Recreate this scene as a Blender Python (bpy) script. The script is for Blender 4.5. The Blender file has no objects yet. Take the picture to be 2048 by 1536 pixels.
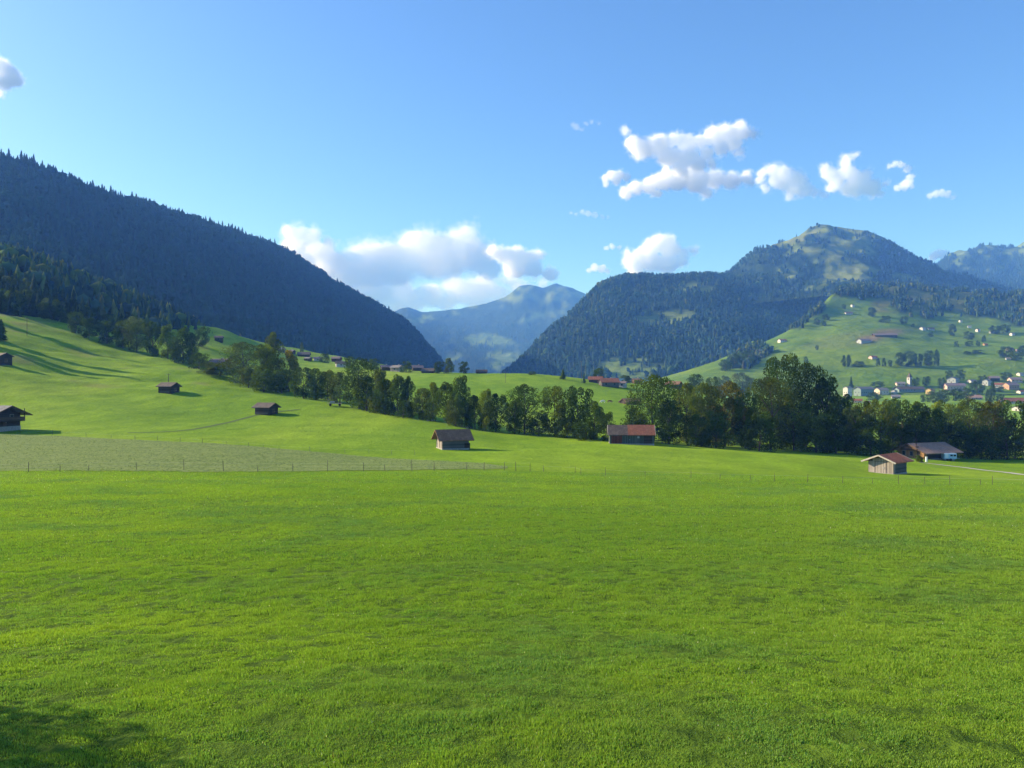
SUN_E, SKY_E, SKY_DUST, SKY_OZ, EXPOSURE = 4.9, 0.115, 1.8, 8.0, 1.12
HAZE, HAZE_COL, VOL_BOUNCES = 1.35e-4, (0.13, 0.345, 1.0), 32
CLOUDS, FORESTS, GRASS = True, True, True
SHX, SHY, SHH, SHW = -24.8, 19.8, 9.0, 6.6
GR_A, GR_B, GR_C = (0.172, 0.300, 0.040), (0.280, 0.400, 0.052), (0.138, 0.258, 0.082)
import bpy, bmesh, math, random
import numpy as np
from mathutils import Vector, Matrix

# ------------------------------------------------------------------ basics
scene = bpy.context.scene
COL = scene.collection
R = math.radians
random.seed(7)
RNG = np.random.default_rng(11)
F, CX, CY, ZC = 1593.0, 1024.0, 768.0, 20.0      # lens in photo pixels, eye height
SUN_AZ, SUN_EL = -71.0, 23.0                     # left of the view axis, above the horizon
TO_SUN = Vector((math.sin(R(SUN_AZ)) * math.cos(R(SUN_EL)), math.cos(R(SUN_AZ)) * math.cos(R(SUN_EL)), math.sin(R(SUN_EL))))


def link(o, parent=None):
    COL.objects.link(o)
    if parent is not None:
        o.parent = parent
    return o


def tag(o, label=None, cat=None, group=None, kind=None):
    if label: o['label'] = label
    if cat: o['category'] = cat
    if group: o['group'] = group
    if kind: o['kind'] = kind
    return o


def empty(name, loc, rz=0.0):
    o = bpy.data.objects.new(name, None)
    o.empty_display_size = 0.5
    o.location = loc
    o.rotation_euler = (0, 0, rz)
    return link(o)


def np_mesh(name, V, faces_idx, face_n, mats, attrs=None, smooth=False, mat_idx=None):
    """mesh from numpy arrays; faces_idx flat loop indices, face_n verts per face (int or array)"""
    me = bpy.data.meshes.new(name)
    V = np.ascontiguousarray(V, dtype=np.float32)
    li = np.ascontiguousarray(faces_idx, dtype=np.int32).ravel()
    if np.isscalar(face_n):
        nf = len(li) // face_n
        tot = np.full(nf, face_n, np.int32)
    else:
        tot = np.asarray(face_n, np.int32); nf = len(tot)
    start = np.concatenate([[0], np.cumsum(tot)[:-1]]).astype(np.int32)
    me.vertices.add(len(V)); me.vertices.foreach_set('co', V.ravel())
    me.loops.add(len(li)); me.loops.foreach_set('vertex_index', li)
    me.polygons.add(nf); me.polygons.foreach_set('loop_start', start)
    try:
        me.polygons.foreach_set('loop_total', tot)
    except Exception:
        pass
    for m in mats: me.materials.append(m)
    if mat_idx is not None:
        me.polygons.foreach_set('material_index', np.asarray(mat_idx, np.int32))
    if smooth:
        me.polygons.foreach_set('use_smooth', np.ones(nf, bool))
    for k, a in (attrs or {}).items():
        a = np.asarray(a, np.float32)
        if a.ndim == 1:
            at = me.attributes.new(k, 'FLOAT', 'POINT'); at.data.foreach_set('value', a)
        else:
            at = me.attributes.new(k, 'FLOAT_COLOR', 'POINT')
            if a.shape[1] == 3: a = np.concatenate([a, np.ones((len(a), 1), np.float32)], 1)
            at.data.foreach_set('color', np.ascontiguousarray(a).ravel())
    me.update(calc_edges=True)
    return me


def obj(name, me, parent=None):
    return link(bpy.data.objects.new(name, me), parent)


# ------------------------------------------------------------------ noise
def _h(ix, iy, iz):
    with np.errstate(over='ignore'):
        n = (ix.astype(np.uint32) * np.uint32(374761393) + iy.astype(np.uint32) * np.uint32(668265263)
             + iz.astype(np.uint32) * np.uint32(2246822519))
        n = (n ^ (n >> np.uint32(13))) * np.uint32(1274126177)
        n = n ^ (n >> np.uint32(16))
    return n.astype(np.float64) / 4294967295.0 * 2 - 1


def vn(x, y, z=None):
    x = np.asarray(x, float); y = np.asarray(y, float)
    z = np.zeros_like(x) if z is None else np.asarray(z, float)
    ix, iy, iz = np.floor(x).astype(np.int64), np.floor(y).astype(np.int64), np.floor(z).astype(np.int64)
    fx, fy, fz = x - ix, y - iy, z - iz
    u, v, w = fx * fx * (3 - 2 * fx), fy * fy * (3 - 2 * fy), fz * fz * (3 - 2 * fz)
    def L(a, b, t): return a + (b - a) * t
    return L(L(L(_h(ix, iy, iz), _h(ix + 1, iy, iz), u), L(_h(ix, iy + 1, iz), _h(ix + 1, iy + 1, iz), u), v),
             L(L(_h(ix, iy, iz + 1), _h(ix + 1, iy, iz + 1), u), L(_h(ix, iy + 1, iz + 1), _h(ix + 1, iy + 1, iz + 1), u), v), w)


def fbm(x, y, z=None, octv=4, gain=0.5):
    s, a, t = 0.0, 1.0, 0.0
    x = np.asarray(x, float); y = np.asarray(y, float)
    for k in range(octv):
        f = 2.03 ** k
        s = s + a * vn(x * f + 17.3 * k, y * f - 9.1 * k, None if z is None else np.asarray(z) * f + 3.7 * k)
        t += a; a *= gain
    return s / t


# ------------------------------------------------------------------ monotone cubic interpolation
def _tang(xs, V):
    h = np.diff(xs)[:, None]; d = np.diff(V, axis=0) / h
    D = np.zeros_like(V)
    a, b = d[:-1], d[1:]
    ok = (a * b) > 0
    D[1:-1] = np.where(ok, 2 * a * b / np.where(ok, a + b, 1), 0)
    D[0], D[-1] = d[0], d[-1]
    return D


def herm(xs, V, q):
    """xs (n), V (n,M), q (M) -> (M)"""
    xs = np.asarray(xs, float); V = np.asarray(V, float); q = np.asarray(q, float)
    D = _tang(xs, V)
    i = np.clip(np.searchsorted(xs, q) - 1, 0, len(xs) - 2)
    h = xs[i + 1] - xs[i]
    t = np.clip((q - xs[i]) / h, 0, 1)
    j = np.arange(V.shape[1]) if V.shape[1] > 1 else np.zeros(len(q), int)
    p0, p1, m0, m1 = V[i, j], V[i + 1, j], D[i, j] * h, D[i + 1, j] * h
    t2, t3 = t * t, t * t * t
    return (2 * t3 - 3 * t2 + 1) * p0 + (t3 - 2 * t2 + t) * m0 + (-2 * t3 + 3 * t2) * p1 + (t3 - t2) * m1


# ------------------------------------------------------------------ the ground: height below / above the eye at set distances
NEAR = [(-400, -5.5), (-60, -6.0), (0, -6.25), (14, -6.75), (32, -8.7), (75, -10.9)]
GROUND = {
    -900: [(110, -12.0), (185, -10), (230, 2), (300, 30), (420, 80), (550, 120), (800, 130), (2000, -10), (9500, -40)],
    -300: [(110, -12.0), (185, -11), (230, -5), (270, 6), (330, 22), (420, 50), (550, 80), (800, 90), (2000, -10), (9500, -40)],
    0: [(110, -12.1), (185, -11.6), (230, -8.6), (270, -0.5), (330, 13), (420, 35.5), (550, 60), (700, 75), (1000, 80), (2000, -10), (9500, -40)],
    200: [(110, -12.1), (175, -12.0), (250, -6.6), (290, -1.3), (330, 5.6), (390, 16.6), (450, 29), (600, 47), (1000, 55), (2000, -10), (9500, -40)],
    400: [(110, -12.2), (165, -12.2), (230, -10.4), (280, -3.9), (330, 3.6), (400, 11.0), (520, 28.5), (650, 47), (1000, 50), (2000, -10), (9500, -40)],
    600: [(110, -12.2), (155, -12.8), (220, -11.3), (270, -6.3), (310, -3.3), (350, -1.5), (480, 8.4), (620, 18), (800, 34), (1000, 36), (1500, 20), (2500, -20), (9500, -40)],
    800: [(112, -12.2), (150, -13.4), (200, -12.2), (250, -9.7), (300, -7), (430, 0.8), (520, 8.2), (600, 11.8), (800, 15), (1000, 14), (1300, 8), (2500, -30), (9500, -40)],
    1024: [(115, -12.4), (150, -13.4), (190, -14), (225, -13.7), (260, -12.5), (330, -8.7), (430, -0.5), (500, 6.6), (600, 4), (800, -6), (1500, -25), (9500, -40)],
    1250: [(110, -12.4), (150, -13.8), (190, -14.6), (225, -15.1), (270, -13.9), (350, -10.3), (440, -4.2), (500, 0.0), (560, 1.0), (700, -6), (1300, -25), (9500, -40)],
    1600: [(110, -12.9), (150, -14.8), (190, -16.9), (225, -18.6), (300, -19), (450, -17), (600, -18), (750, -18), (900, -16.5), (1000, -14), (1300, -26), (9500, -40)],
    1775: [(110, -13.2), (140, -15.8), (190, -17.9), (225, -19.4), (300, -22), (600, -21.5), (750, -19.5), (900, -16.5), (1000, -13.9), (1300, -26), (9500, -40)],
    2048: [(110, -13.6), (140, -16.2), (190, -19.3), (225, -21.2), (300, -24), (600, -22), (750, -19.5), (900, -16.5), (1000, -13.9), (1300, -26), (9500, -40)],
    3000: [(110, -14), (140, -16.5), (190, -19.5), (225, -21.5), (300, -24), (600, -22), (750, -19.5), (900, -16.5), (1000, -13.9), (1300, -26), (9500, -40)],
}
_gpx = np.array(sorted(GROUND), float)


def gz(x, y):
    x = np.atleast_1d(np.asarray(x, float)); y = np.atleast_1d(np.asarray(y, float))
    px = np.clip(CX + F * x / np.maximum(y, 60.0), -900, 3000)
    Z = []
    for k in _gpx:
        t = np.array(NEAR + GROUND[int(k)], float)
        Z.append(herm(t[:, 0], t[:, 1:2], y))
    z = herm(_gpx, np.array(Z), px)
    w = np.clip((y - 20) / 60, 0, 1)
    z = z + 0.30 * w * fbm(x / 31.0, y / 31.0, octv=3) + 0.08 * fbm(x / 6.5 + 40, y / 6.5, octv=2) * np.clip(1 - (y - 60) / 120, 0.15, 1)
    sl = np.clip((y - 235) / 60, 0, 1) * np.clip((-x - 40) / 80, 0, 1)          # terraces and hollows on the left slope
    z = z + sl * (1.9 * fbm(x / 26.0 + 9, y / 13.0, octv=3))
    return z + ZC


def ghit(px, py, dmin=9.0, dmax=1290.0):
    d = np.geomspace(dmin, dmax, 6000)
    x = (px - CX) / F * d
    z = gz(x, d)
    pp = CY - (z - ZC) * F / d
    k = np.argmax(pp <= py) if (pp <= py).any() else int(np.argmin(pp))
    return Vector((x[k], d[k], z[k]))


def gpoint(px, depth):
    x = (px - CX) / F * depth
    return Vector((x, depth, gz(x, depth)[0]))


# ------------------------------------------------------------------ materials
MATS = {}


class NT:
    def __init__(self, name, disp=False):
        self.m = bpy.data.materials.new(name); self.m.use_nodes = True
        self.t = self.m.node_tree; self.t.nodes.clear()
        self.out = self.n('ShaderNodeOutputMaterial')
        MATS[name] = self.m

    def n(self, typ, **kw):
        nd = self.t.nodes.new(typ)
        for k, v in kw.items():
            if k.startswith('i_'):
                key = k[2:]
                key = int(key) if key.isdigit() else key.replace('_', ' ')
                nd.inputs[key].default_value = v
            else:
                setattr(nd, k, v)
        return nd

    def l(self, a, b): self.t.links.new(a, b)

    def noise(self, vec, scale, detail=4, rough=0.55):
        nd = self.n('ShaderNodeTexNoise', i_Scale=scale, i_Detail=detail, i_Roughness=rough)
        self.l(vec, nd.inputs['Vector']); return nd.outputs['Fac']

    def ramp(self, fac, stops):
        nd = self.n('ShaderNodeValToRGB')
        cr = nd.color_ramp
        while len(cr.elements) < len(stops): cr.elements.new(0.5)
        for e, (p, c) in zip(cr.elements, stops):
            e.position = p; e.color = (*c, 1) if len(c) == 3 else c
        self.l(fac, nd.inputs[0]); return nd.outputs[0]

    def mix(self, fac, a, b, typ='MIX'):
        nd = self.n('ShaderNodeMix', data_type='RGBA', blend_type=typ)
        for sock, v in ((nd.inputs[0], fac), (nd.inputs[6], a), (nd.inputs[7], b)):
            if hasattr(v, 'links') or isinstance(v, bpy.types.NodeSocket): self.l(v, sock)
            else: sock.default_value = (*v, 1) if isinstance(v, tuple) and len(v) == 3 else v
        return nd.outputs[2]

    def math(self, op, a, b=0.0, clamp=False):
        nd = self.n('ShaderNodeMath', operation=op, use_clamp=clamp)
        for sock, v in ((nd.inputs[0], a), (nd.inputs[1], b)):
            if isinstance(v, bpy.types.NodeSocket): self.l(v, sock)
            else: sock.default_value = v
        return nd.outputs[0]

    def attr(self, name):
        return self.n('ShaderNodeAttribute', attribute_name=name)

    def coord(self, which='Object'):
        return self.n('ShaderNodeTexCoord').outputs[which]

    def mapping(self, vec, scale=(1, 1, 1), rot=(0, 0, 0)):
        nd = self.n('ShaderNodeMapping'); self.l(vec, nd.inputs[0])
        nd.inputs['Scale'].default_value = scale; nd.inputs['Rotation'].default_value = rot
        return nd.outputs[0]

    def bump(self, h, strength, dist):
        nd = self.n('ShaderNodeBump', i_Strength=strength, i_Distance=dist); self.l(h, nd.inputs['Height']); return nd.outputs[0]

    def diffuse(self, col, normal=None, rough=0.9, spec=0.2, metal=0.0):
        p = self.n('ShaderNodeBsdfPrincipled', i_Roughness=rough, i_Metallic=metal)
        p.inputs['Specular IOR Level'].default_value = spec
        if isinstance(col, tuple): p.inputs['Base Color'].default_value = (*col, 1)
        else: self.l(col, p.inputs['Base Color'])
        if normal is not None: self.l(normal, p.inputs['Normal'])
        return p.outputs[0]

    def surf(self, s): self.l(s, self.out.inputs['Surface']); return self.m


def leafy(name, col_fn, trans=0.45):
    """thin leaf: reflects and lets light through"""
    T = NT(name)
    c = col_fn(T)
    d = T.n('ShaderNodeBsdfDiffuse'); T.l(c, d.inputs[0])
    t = T.n('ShaderNodeBsdfTranslucent')
    T.l(T.mix(1.0, c, (1.08, 1.15, 0.45), 'MULTIPLY'), t.inputs[0])
    mx = T.n('ShaderNodeMixShader'); mx.inputs[0].default_value = trans
    T.l(d.outputs[0], mx.inputs[1]); T.l(t.outputs[0], mx.inputs[2])
    return T.surf(mx.outputs[0])


def m_crown(T):
    oi = T.n('ShaderNodeObjectInfo')
    v = T.noise(T.coord('Object'), 0.55, 2)
    k = T.ramp(v, [(0.3, (0.6, 0.62, 0.6)), (0.7, (1.35, 1.3, 1.2))])
    a = T.attr('tint').outputs['Color']
    return T.mix(1.0, T.mix(1.0, oi.outputs['Color'], k, 'MULTIPLY'), a, 'MULTIPLY')


M_LEAF = leafy('foliage', m_crown, 0.42)
M_NEEDLE = leafy('needles', m_crown, 0.12)


def _bark():
    T = NT('bark')
    f = T.noise(T.mapping(T.coord(), (6, 6, 1.2)), 3, 5)
    return T.surf(T.diffuse(T.ramp(f, [(0.3, (0.035, 0.026, 0.018)), (0.75, (0.14, 0.115, 0.085))]), T.bump(f, 0.6, 0.05)))


M_BARK = _bark()


def _forest():
    T = NT('far_forest')
    a = T.attr('tint').outputs['Color']
    d = T.n('ShaderNodeBsdfDiffuse'); T.l(a, d.inputs[0])
    return T.surf(d.outputs[0])


M_FOREST = _forest()


def _grass():
    def c(T): return T.attr('tint').outputs['Color']
    return leafy('grass_blades', c, 0.42)


M_GRASS = _grass()


def _meadow():
    T = NT('meadow')
    o = T.coord('Object')
    big = T.noise(T.mapping(o, (1, 0.45, 1)), 0.012, 5, 0.6)
    mid = T.noise(T.mapping(o, (1, 0.6, 1)), 0.12, 5, 0.65)
    fin = T.noise(T.mapping(o, (1, 0.7, 1)), 1.6, 6, 0.75)
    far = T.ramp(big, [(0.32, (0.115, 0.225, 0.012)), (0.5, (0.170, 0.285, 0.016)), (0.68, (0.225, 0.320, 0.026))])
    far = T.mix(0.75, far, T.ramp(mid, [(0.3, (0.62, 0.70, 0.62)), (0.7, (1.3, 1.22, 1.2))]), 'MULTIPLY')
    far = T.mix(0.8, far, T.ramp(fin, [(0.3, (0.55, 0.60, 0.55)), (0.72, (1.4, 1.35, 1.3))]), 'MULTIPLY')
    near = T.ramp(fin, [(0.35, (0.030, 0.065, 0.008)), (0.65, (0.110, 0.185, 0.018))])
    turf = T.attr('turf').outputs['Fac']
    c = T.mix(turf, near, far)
    dirt = T.attr('dry').outputs['Fac']
    c = T.mix(T.math('MULTIPLY', dirt, 0.8), c, T.mix(0.6, (0.24, 0.21, 0.075), T.ramp(fin, [(0.3, (0.5, 0.5, 0.5)), (0.7, (1.3, 1.3, 1.3))]), 'MULTIPLY'))
    h = T.math('ADD', fin, T.math('MULTIPLY', mid, 2.5))
    return T.surf(T.diffuse(c, T.bump(h, 0.9, 0.35), 1.0, 0.05))


M_MEADOW = _meadow()


def _pasture():
    T = NT('rough_pasture')
    o = T.coord('Object')
    a = T.noise(o, 0.25, 5, 0.7); b = T.noise(T.mapping(o, (1, 0.6, 1)), 2.2, 5, 0.75)
    c = T.ramp(a, [(0.3, (0.16, 0.225, 0.065)), (0.7, (0.23, 0.285, 0.095))])
    c = T.mix(0.9, c, T.ramp(b, [(0.34, (0.35, 0.42, 0.35)), (0.55, (1.0, 1.0, 1.0)), (0.75, (1.3, 1.25, 1.2))]), 'MULTIPLY')
    return T.surf(T.diffuse(c, T.bump(b, 1.0, 0.3), 1.0, 0.05))


M_PASTURE = _pasture()


def _track():
    T = NT('gravel_track')
    a = T.noise(T.coord('Object'), 1.5, 6, 0.7)
    return T.surf(T.diffuse(T.ramp(a, [(0.3, (0.30, 0.29, 0.24)), (0.7, (0.50, 0.48, 0.42))]), T.bump(a, 0.6, 0.05)))


M_TRACK = _track()


def _mown():
    T = NT('trodden_grass')
    a = T.noise(T.coord('Object'), 1.2, 6, 0.7)
    return T.surf(T.diffuse(T.ramp(a, [(0.3, (0.04, 0.085, 0.012)), (0.7, (0.085, 0.14, 0.018))]), T.bump(a, 0.8, 0.1)))


M_MOWN = _mown()


def _hill(name, meadow_a, meadow_b, forest, dry, scale):
    T = NT(name)
    o = T.coord('Object')
    n1 = T.noise(o, scale, 6, 0.65); n2 = T.noise(o, scale * 7, 5, 0.7)
    n3 = T.noise(T.mapping(o, (0.6, 0.6, 5.0)), 0.012, 5, 0.7)            # strips that follow the contour lines
    c = T.ramp(T.math('ADD', T.math('MULTIPLY', n1, 0.5), T.math('MULTIPLY', n3, 0.5)), [(0.36, meadow_a), (0.64, meadow_b)])
    c = T.mix(T.attr('dry').outputs['Fac'], c, T.ramp(n2, [(0.3, tuple(v * 0.7 for v in dry)), (0.7, dry)]))
    c = T.mix(0.7, c, T.ramp(n2, [(0.3, (0.65, 0.7, 0.65)), (0.7, (1.25, 1.2, 1.2))]), 'MULTIPLY')
    c = T.mix(T.attr('forest').outputs['Fac'], c, T.ramp(n2, [(0.3, tuple(v * 0.6 for v in forest)), (0.7, forest)]))
    return T.surf(T.diffuse(c, T.bump(T.math('ADD', n2, n1), 1.0, 6.0), 1.0, 0.03))


M_HILL_F = _hill('forest_hill', (0.10, 0.16, 0.03), (0.15, 0.20, 0.045), (0.018, 0.032, 0.012), (0.2, 0.18, 0.08), 0.004)
M_HILL_G = _hill('green_hillside', (0.070, 0.150, 0.010), (0.155, 0.222, 0.018), (0.022, 0.038, 0.014), (0.19, 0.145, 0.075), 0.004)
M_HILL_P = _hill('alpine_slope', (0.085, 0.140, 0.022), (0.140, 0.185, 0.034), (0.020, 0.038, 0.018), (0.20, 0.185, 0.060), 0.004)
M_HILL_D = _hill('distant_slope', (0.09, 0.14, 0.02), (0.13, 0.175, 0.028), (0.020, 0.036, 0.02), (0.16, 0.15, 0.05), 0.003)


def wood(name, dark, light, vertical=False, period=0.22):
    T = NT(name)
    o = T.coord('Object')
    sc = (1 / period, 1 / period, 0.0) if vertical else (0.0, 0.0, 1 / period)
    sep = T.n('ShaderNodeSeparateXYZ'); T.l(o, sep.inputs[0])
    if vertical: base = T.math('ADD', T.math('MULTIPLY', sep.outputs[0], 1 / period), T.math('MULTIPLY', sep.outputs[1], 1 / period))
    else: base = T.math('MULTIPLY', sep.outputs[2], 1 / period)
    fr = T.math('FRACT', base); idx = T.math('FLOOR', base)
    wn = T.n('ShaderNodeTexWhiteNoise', noise_dimensions='1D'); T.l(idx, wn.inputs['W'])
    grain = T.noise(T.mapping(o, (3, 3, 14) if not vertical else (9, 9, 1.0)), 2.0, 5, 0.7)
    stain = T.noise(o, 0.7, 4, 0.6)
    f = T.math('ADD', T.math('MULTIPLY', wn.outputs[0], 0.35), T.math('ADD', T.math('MULTIPLY', grain, 0.4), T.math('MULTIPLY', stain, 0.35)))
    c = T.ramp(f, [(0.3, dark), (0.8, light)])
    gap = T.math('LESS_THAN', fr, 0.10)
    c = T.mix(gap, c, tuple(v * 0.25 for v in dark))
    h = T.math('MULTIPLY', T.math('SUBTRACT', 1.0, gap), 1.0)
    return T.surf(T.diffuse(c, T.bump(h, 0.5, 0.02), 0.85, 0.2))


def roofing(name, a, b, patch=None, course=0.33):
    T = NT(name)
    o = T.coord('Object')
    sep = T.n('ShaderNodeSeparateXYZ'); T.l(o, sep.inputs[0])
    br = T.n('ShaderNodeTexBrick', i_Scale=1.0)
    br.inputs['Color1'].default_value = (0.75, 0.75, 0.75, 1); br.inputs['Color2'].default_value = (1.15, 1.15, 1.15, 1)
    br.inputs['Mortar'].default_value = (0.4, 0.4, 0.4, 1)
    br.inputs['Mortar Size'].default_value = 0.02
    br.inputs['Brick Width'].default_value = 0.3; br.inputs['Row Height'].default_value = course
    T.l(o, br.inputs['Vector'])
    n = T.noise(T.mapping(o, (1, 0.35, 1)), 1.3, 6, 0.7)
    c = T.ramp(n, [(0.3, a), (0.7, b)])
    if patch:
        m = T.noise(o, 0.45, 4, 0.6)
        c = T.mix(T.ramp(m, [(0.48, (0, 0, 0)), (0.6, (1, 1, 1))]), c, patch)
    c = T.mix(0.8, c, br.outputs[0], 'MULTIPLY')
    return T.surf(T.diffuse(c, T.bump(br.outputs['Fac'], 0.4, 0.03), 0.8, 0.25))


def plain(name, col, var=0.2, rough=0.8, spec=0.3, scale=1.5, metal=0.0):
    T = NT(name)
    n = T.noise(T.coord('Object'), scale, 5, 0.65)
    c = T.ramp(n, [(0.3, tuple(v * (1 - var) for v in col)), (0.7, tuple(min(1, v * (1 + var * 0.6)) for v in col))])
    return T.surf(T.diffuse(c, None, rough, spec, metal))


W_DARK = wood('dark_logs', (0.022, 0.016, 0.012), (0.075, 0.055, 0.042))
W_BROWN = wood('brown_logs', (0.05, 0.030, 0.018), (0.15, 0.095, 0.058))
W_GREY = wood('weathered_boards', (0.22, 0.185, 0.165), (0.46, 0.40, 0.365), True, 0.2)
W_GREYLOG = wood('grey_logs', (0.055, 0.055, 0.05), (0.15, 0.145, 0.13))
W_HONEY = wood('honey_boards', (0.26, 0.13, 0.045), (0.50, 0.30, 0.12), True, 0.18)
W_RED = wood('red_brown_boards', (0.075, 0.022, 0.014), (0.17, 0.055, 0.035), True, 0.2)
W_GREEN = wood('green_grey_boards', (0.05, 0.062, 0.055), (0.12, 0.14, 0.125), True, 0.25)
W_TRIM = plain('pale_trim', (0.42, 0.37, 0.33), 0.25)
W_POST = plain('post_wood', (0.10, 0.085, 0.065), 0.35, scale=6)
RF_BROWN = roofing('brown_shingles', (0.17, 0.085, 0.046), (0.28, 0.16, 0.09))
RF_DARK = roofing('dark_shingles', (0.070, 0.052, 0.042), (0.14, 0.11, 0.09))
RF_RUST = roofing('rusty_tiles', (0.36, 0.090, 0.036), (0.56, 0.18, 0.075), (0.32, 0.105, 0.05))
RF_RED = roofing('red_tiles', (0.26, 0.075, 0.042), (0.42, 0.145, 0.085))
RF_DULL = roofing('dull_rust_tiles', (0.17, 0.062, 0.036), (0.30, 0.115, 0.066), (0.22, 0.095, 0.06))
RF_TAN = roofing('mauve_brown_tiles', (0.29, 0.175, 0.125), (0.42, 0.27, 0.205))
RF_GREY = roofing('grey_slates', (0.14, 0.13, 0.13), (0.27, 0.25, 0.25))
RF_MAUVE = roofing('mauve_slates', (0.13, 0.10, 0.11), (0.24, 0.19, 0.20))
P_WHITE = plain('white_render', (0.52, 0.50, 0.47), 0.12)
P_CREAM = plain('cream_render', (0.52, 0.45, 0.34), 0.12)
P_YELLOW = plain('yellow_render', (0.46, 0.34, 0.15), 0.12)
P_ORANGE = plain('orange_render', (0.38, 0.23, 0.15), 0.12)
P_PINK = plain('pink_render', (0.55, 0.40, 0.34), 0.12)
P_GREY = plain('grey_render', (0.36, 0.38, 0.38), 0.12)
P_TEAL = plain('grey_teal_cladding', (0.17, 0.23, 0.23), 0.15)
P_STONE = plain('stone', (0.33, 0.31, 0.28), 0.35, scale=3)
P_ROCK = plain('pale_rock', (0.45, 0.44, 0.40), 0.35, scale=2)
P_BLUE = plain('pale_blue_paint', (0.42, 0.62, 0.74), 0.08, 0.4, 0.5)
P_VAN = plain('white_paint', (0.80, 0.82, 0.84), 0.04, 0.35, 0.5)
P_TYRE = plain('rubber', (0.02, 0.02, 0.02), 0.2)
P_HIDE = plain('white_hide', (0.74, 0.70, 0.62), 0.12)
P_HIDE_B = plain('brown_hide', (0.16, 0.09, 0.05), 0.3)
P_METAL = plain('grey_metal', (0.4, 0.4, 0.4), 0.1, 0.45, 0.5)


def _glass():
    T = NT('window_pane')
    return T.surf(T.diffuse((0.02, 0.025, 0.03), None, 0.12, 0.6))


P_GLASS = _glass()
# ------------------------------------------------------------------ camera, sun, sky, air
cam = bpy.data.cameras.new('camera'); cam.sensor_width = 36.0; cam.lens = 36.0 * F / 2048.0
cam.clip_start = 0.5; cam.clip_end = 120000
co = link(bpy.data.objects.new('camera', cam)); co.location = (0, 0, ZC); co.rotation_euler = (R(90), 0, 0)
scene.camera = co
sun = bpy.data.lights.new('sun', 'SUN'); sun.energy = SUN_E; sun.angle = R(0.53); sun.color = (1.0, 0.90, 0.74)
so = link(bpy.data.objects.new('sun', sun)); so.rotation_euler = TO_SUN.to_track_quat('Z', 'Y').to_euler(); so.location = TO_SUN * 500
w = bpy.data.worlds.new('World'); scene.world = w; w.use_nodes = True
wt = w.node_tree; bg = wt.nodes['Background']
sky = wt.nodes.new('ShaderNodeTexSky'); sky.sky_type = 'NISHITA'; sky.sun_disc = False
sky.sun_elevation = R(SUN_EL); sky.sun_rotation = R(SUN_AZ); sky.altitude = 1100
sky.air_density = 1.0; sky.dust_density = SKY_DUST; sky.ozone_density = SKY_OZ
wt.links.new(sky.outputs[0], bg.inputs[0]); bg.inputs[1].default_value = SKY_E
vs = scene.view_settings
vs.view_transform = 'Standard'; vs.look = 'None'; vs.exposure = EXPOSURE; vs.gamma = 1.0; vs.use_curve_mapping = False
cy = scene.cycles
cy.max_bounces = 32; cy.diffuse_bounces = 3; cy.glossy_bounces = 2; cy.transmission_bounces = 3; cy.volume_bounces = VOL_BOUNCES
cy.use_denoising = True
try: cy.denoiser = 'OPENIMAGEDENOISE'
except Exception: pass
cy.sample_clamp_indirect = 4.0
cy.use_adaptive_sampling = True; cy.adaptive_threshold = 0.008
cy.volume_max_steps = 256

# ------------------------------------------------------------------ polygons in the hill's own px/py chart -> land cover masks


def inpoly(px, py, poly):
    c = np.zeros(px.shape, bool)
    n = len(poly)
    for i in range(n):
        x1, y1 = poly[i]; x2, y2 = poly[(i + 1) % n]
        if y1 == y2: continue
        cond = ((y1 > py) != (y2 > py)) & (px < (x2 - x1) * (py - y1) / (y2 - y1) + x1)
        c ^= cond
    return c


def cover(px, py, polys, jit=6.0, sc=18.0, seed=0.0):
    jx = px + jit * fbm(px / sc + seed, py / sc * 1.6, octv=3)
    jy = py + jit * 0.6 * fbm(px / sc + 31 + seed, py / sc * 1.6, octv=3)
    m = np.zeros(px.shape, bool)
    for p in polys: m |= inpoly(jx, jy, p)
    return m


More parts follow.
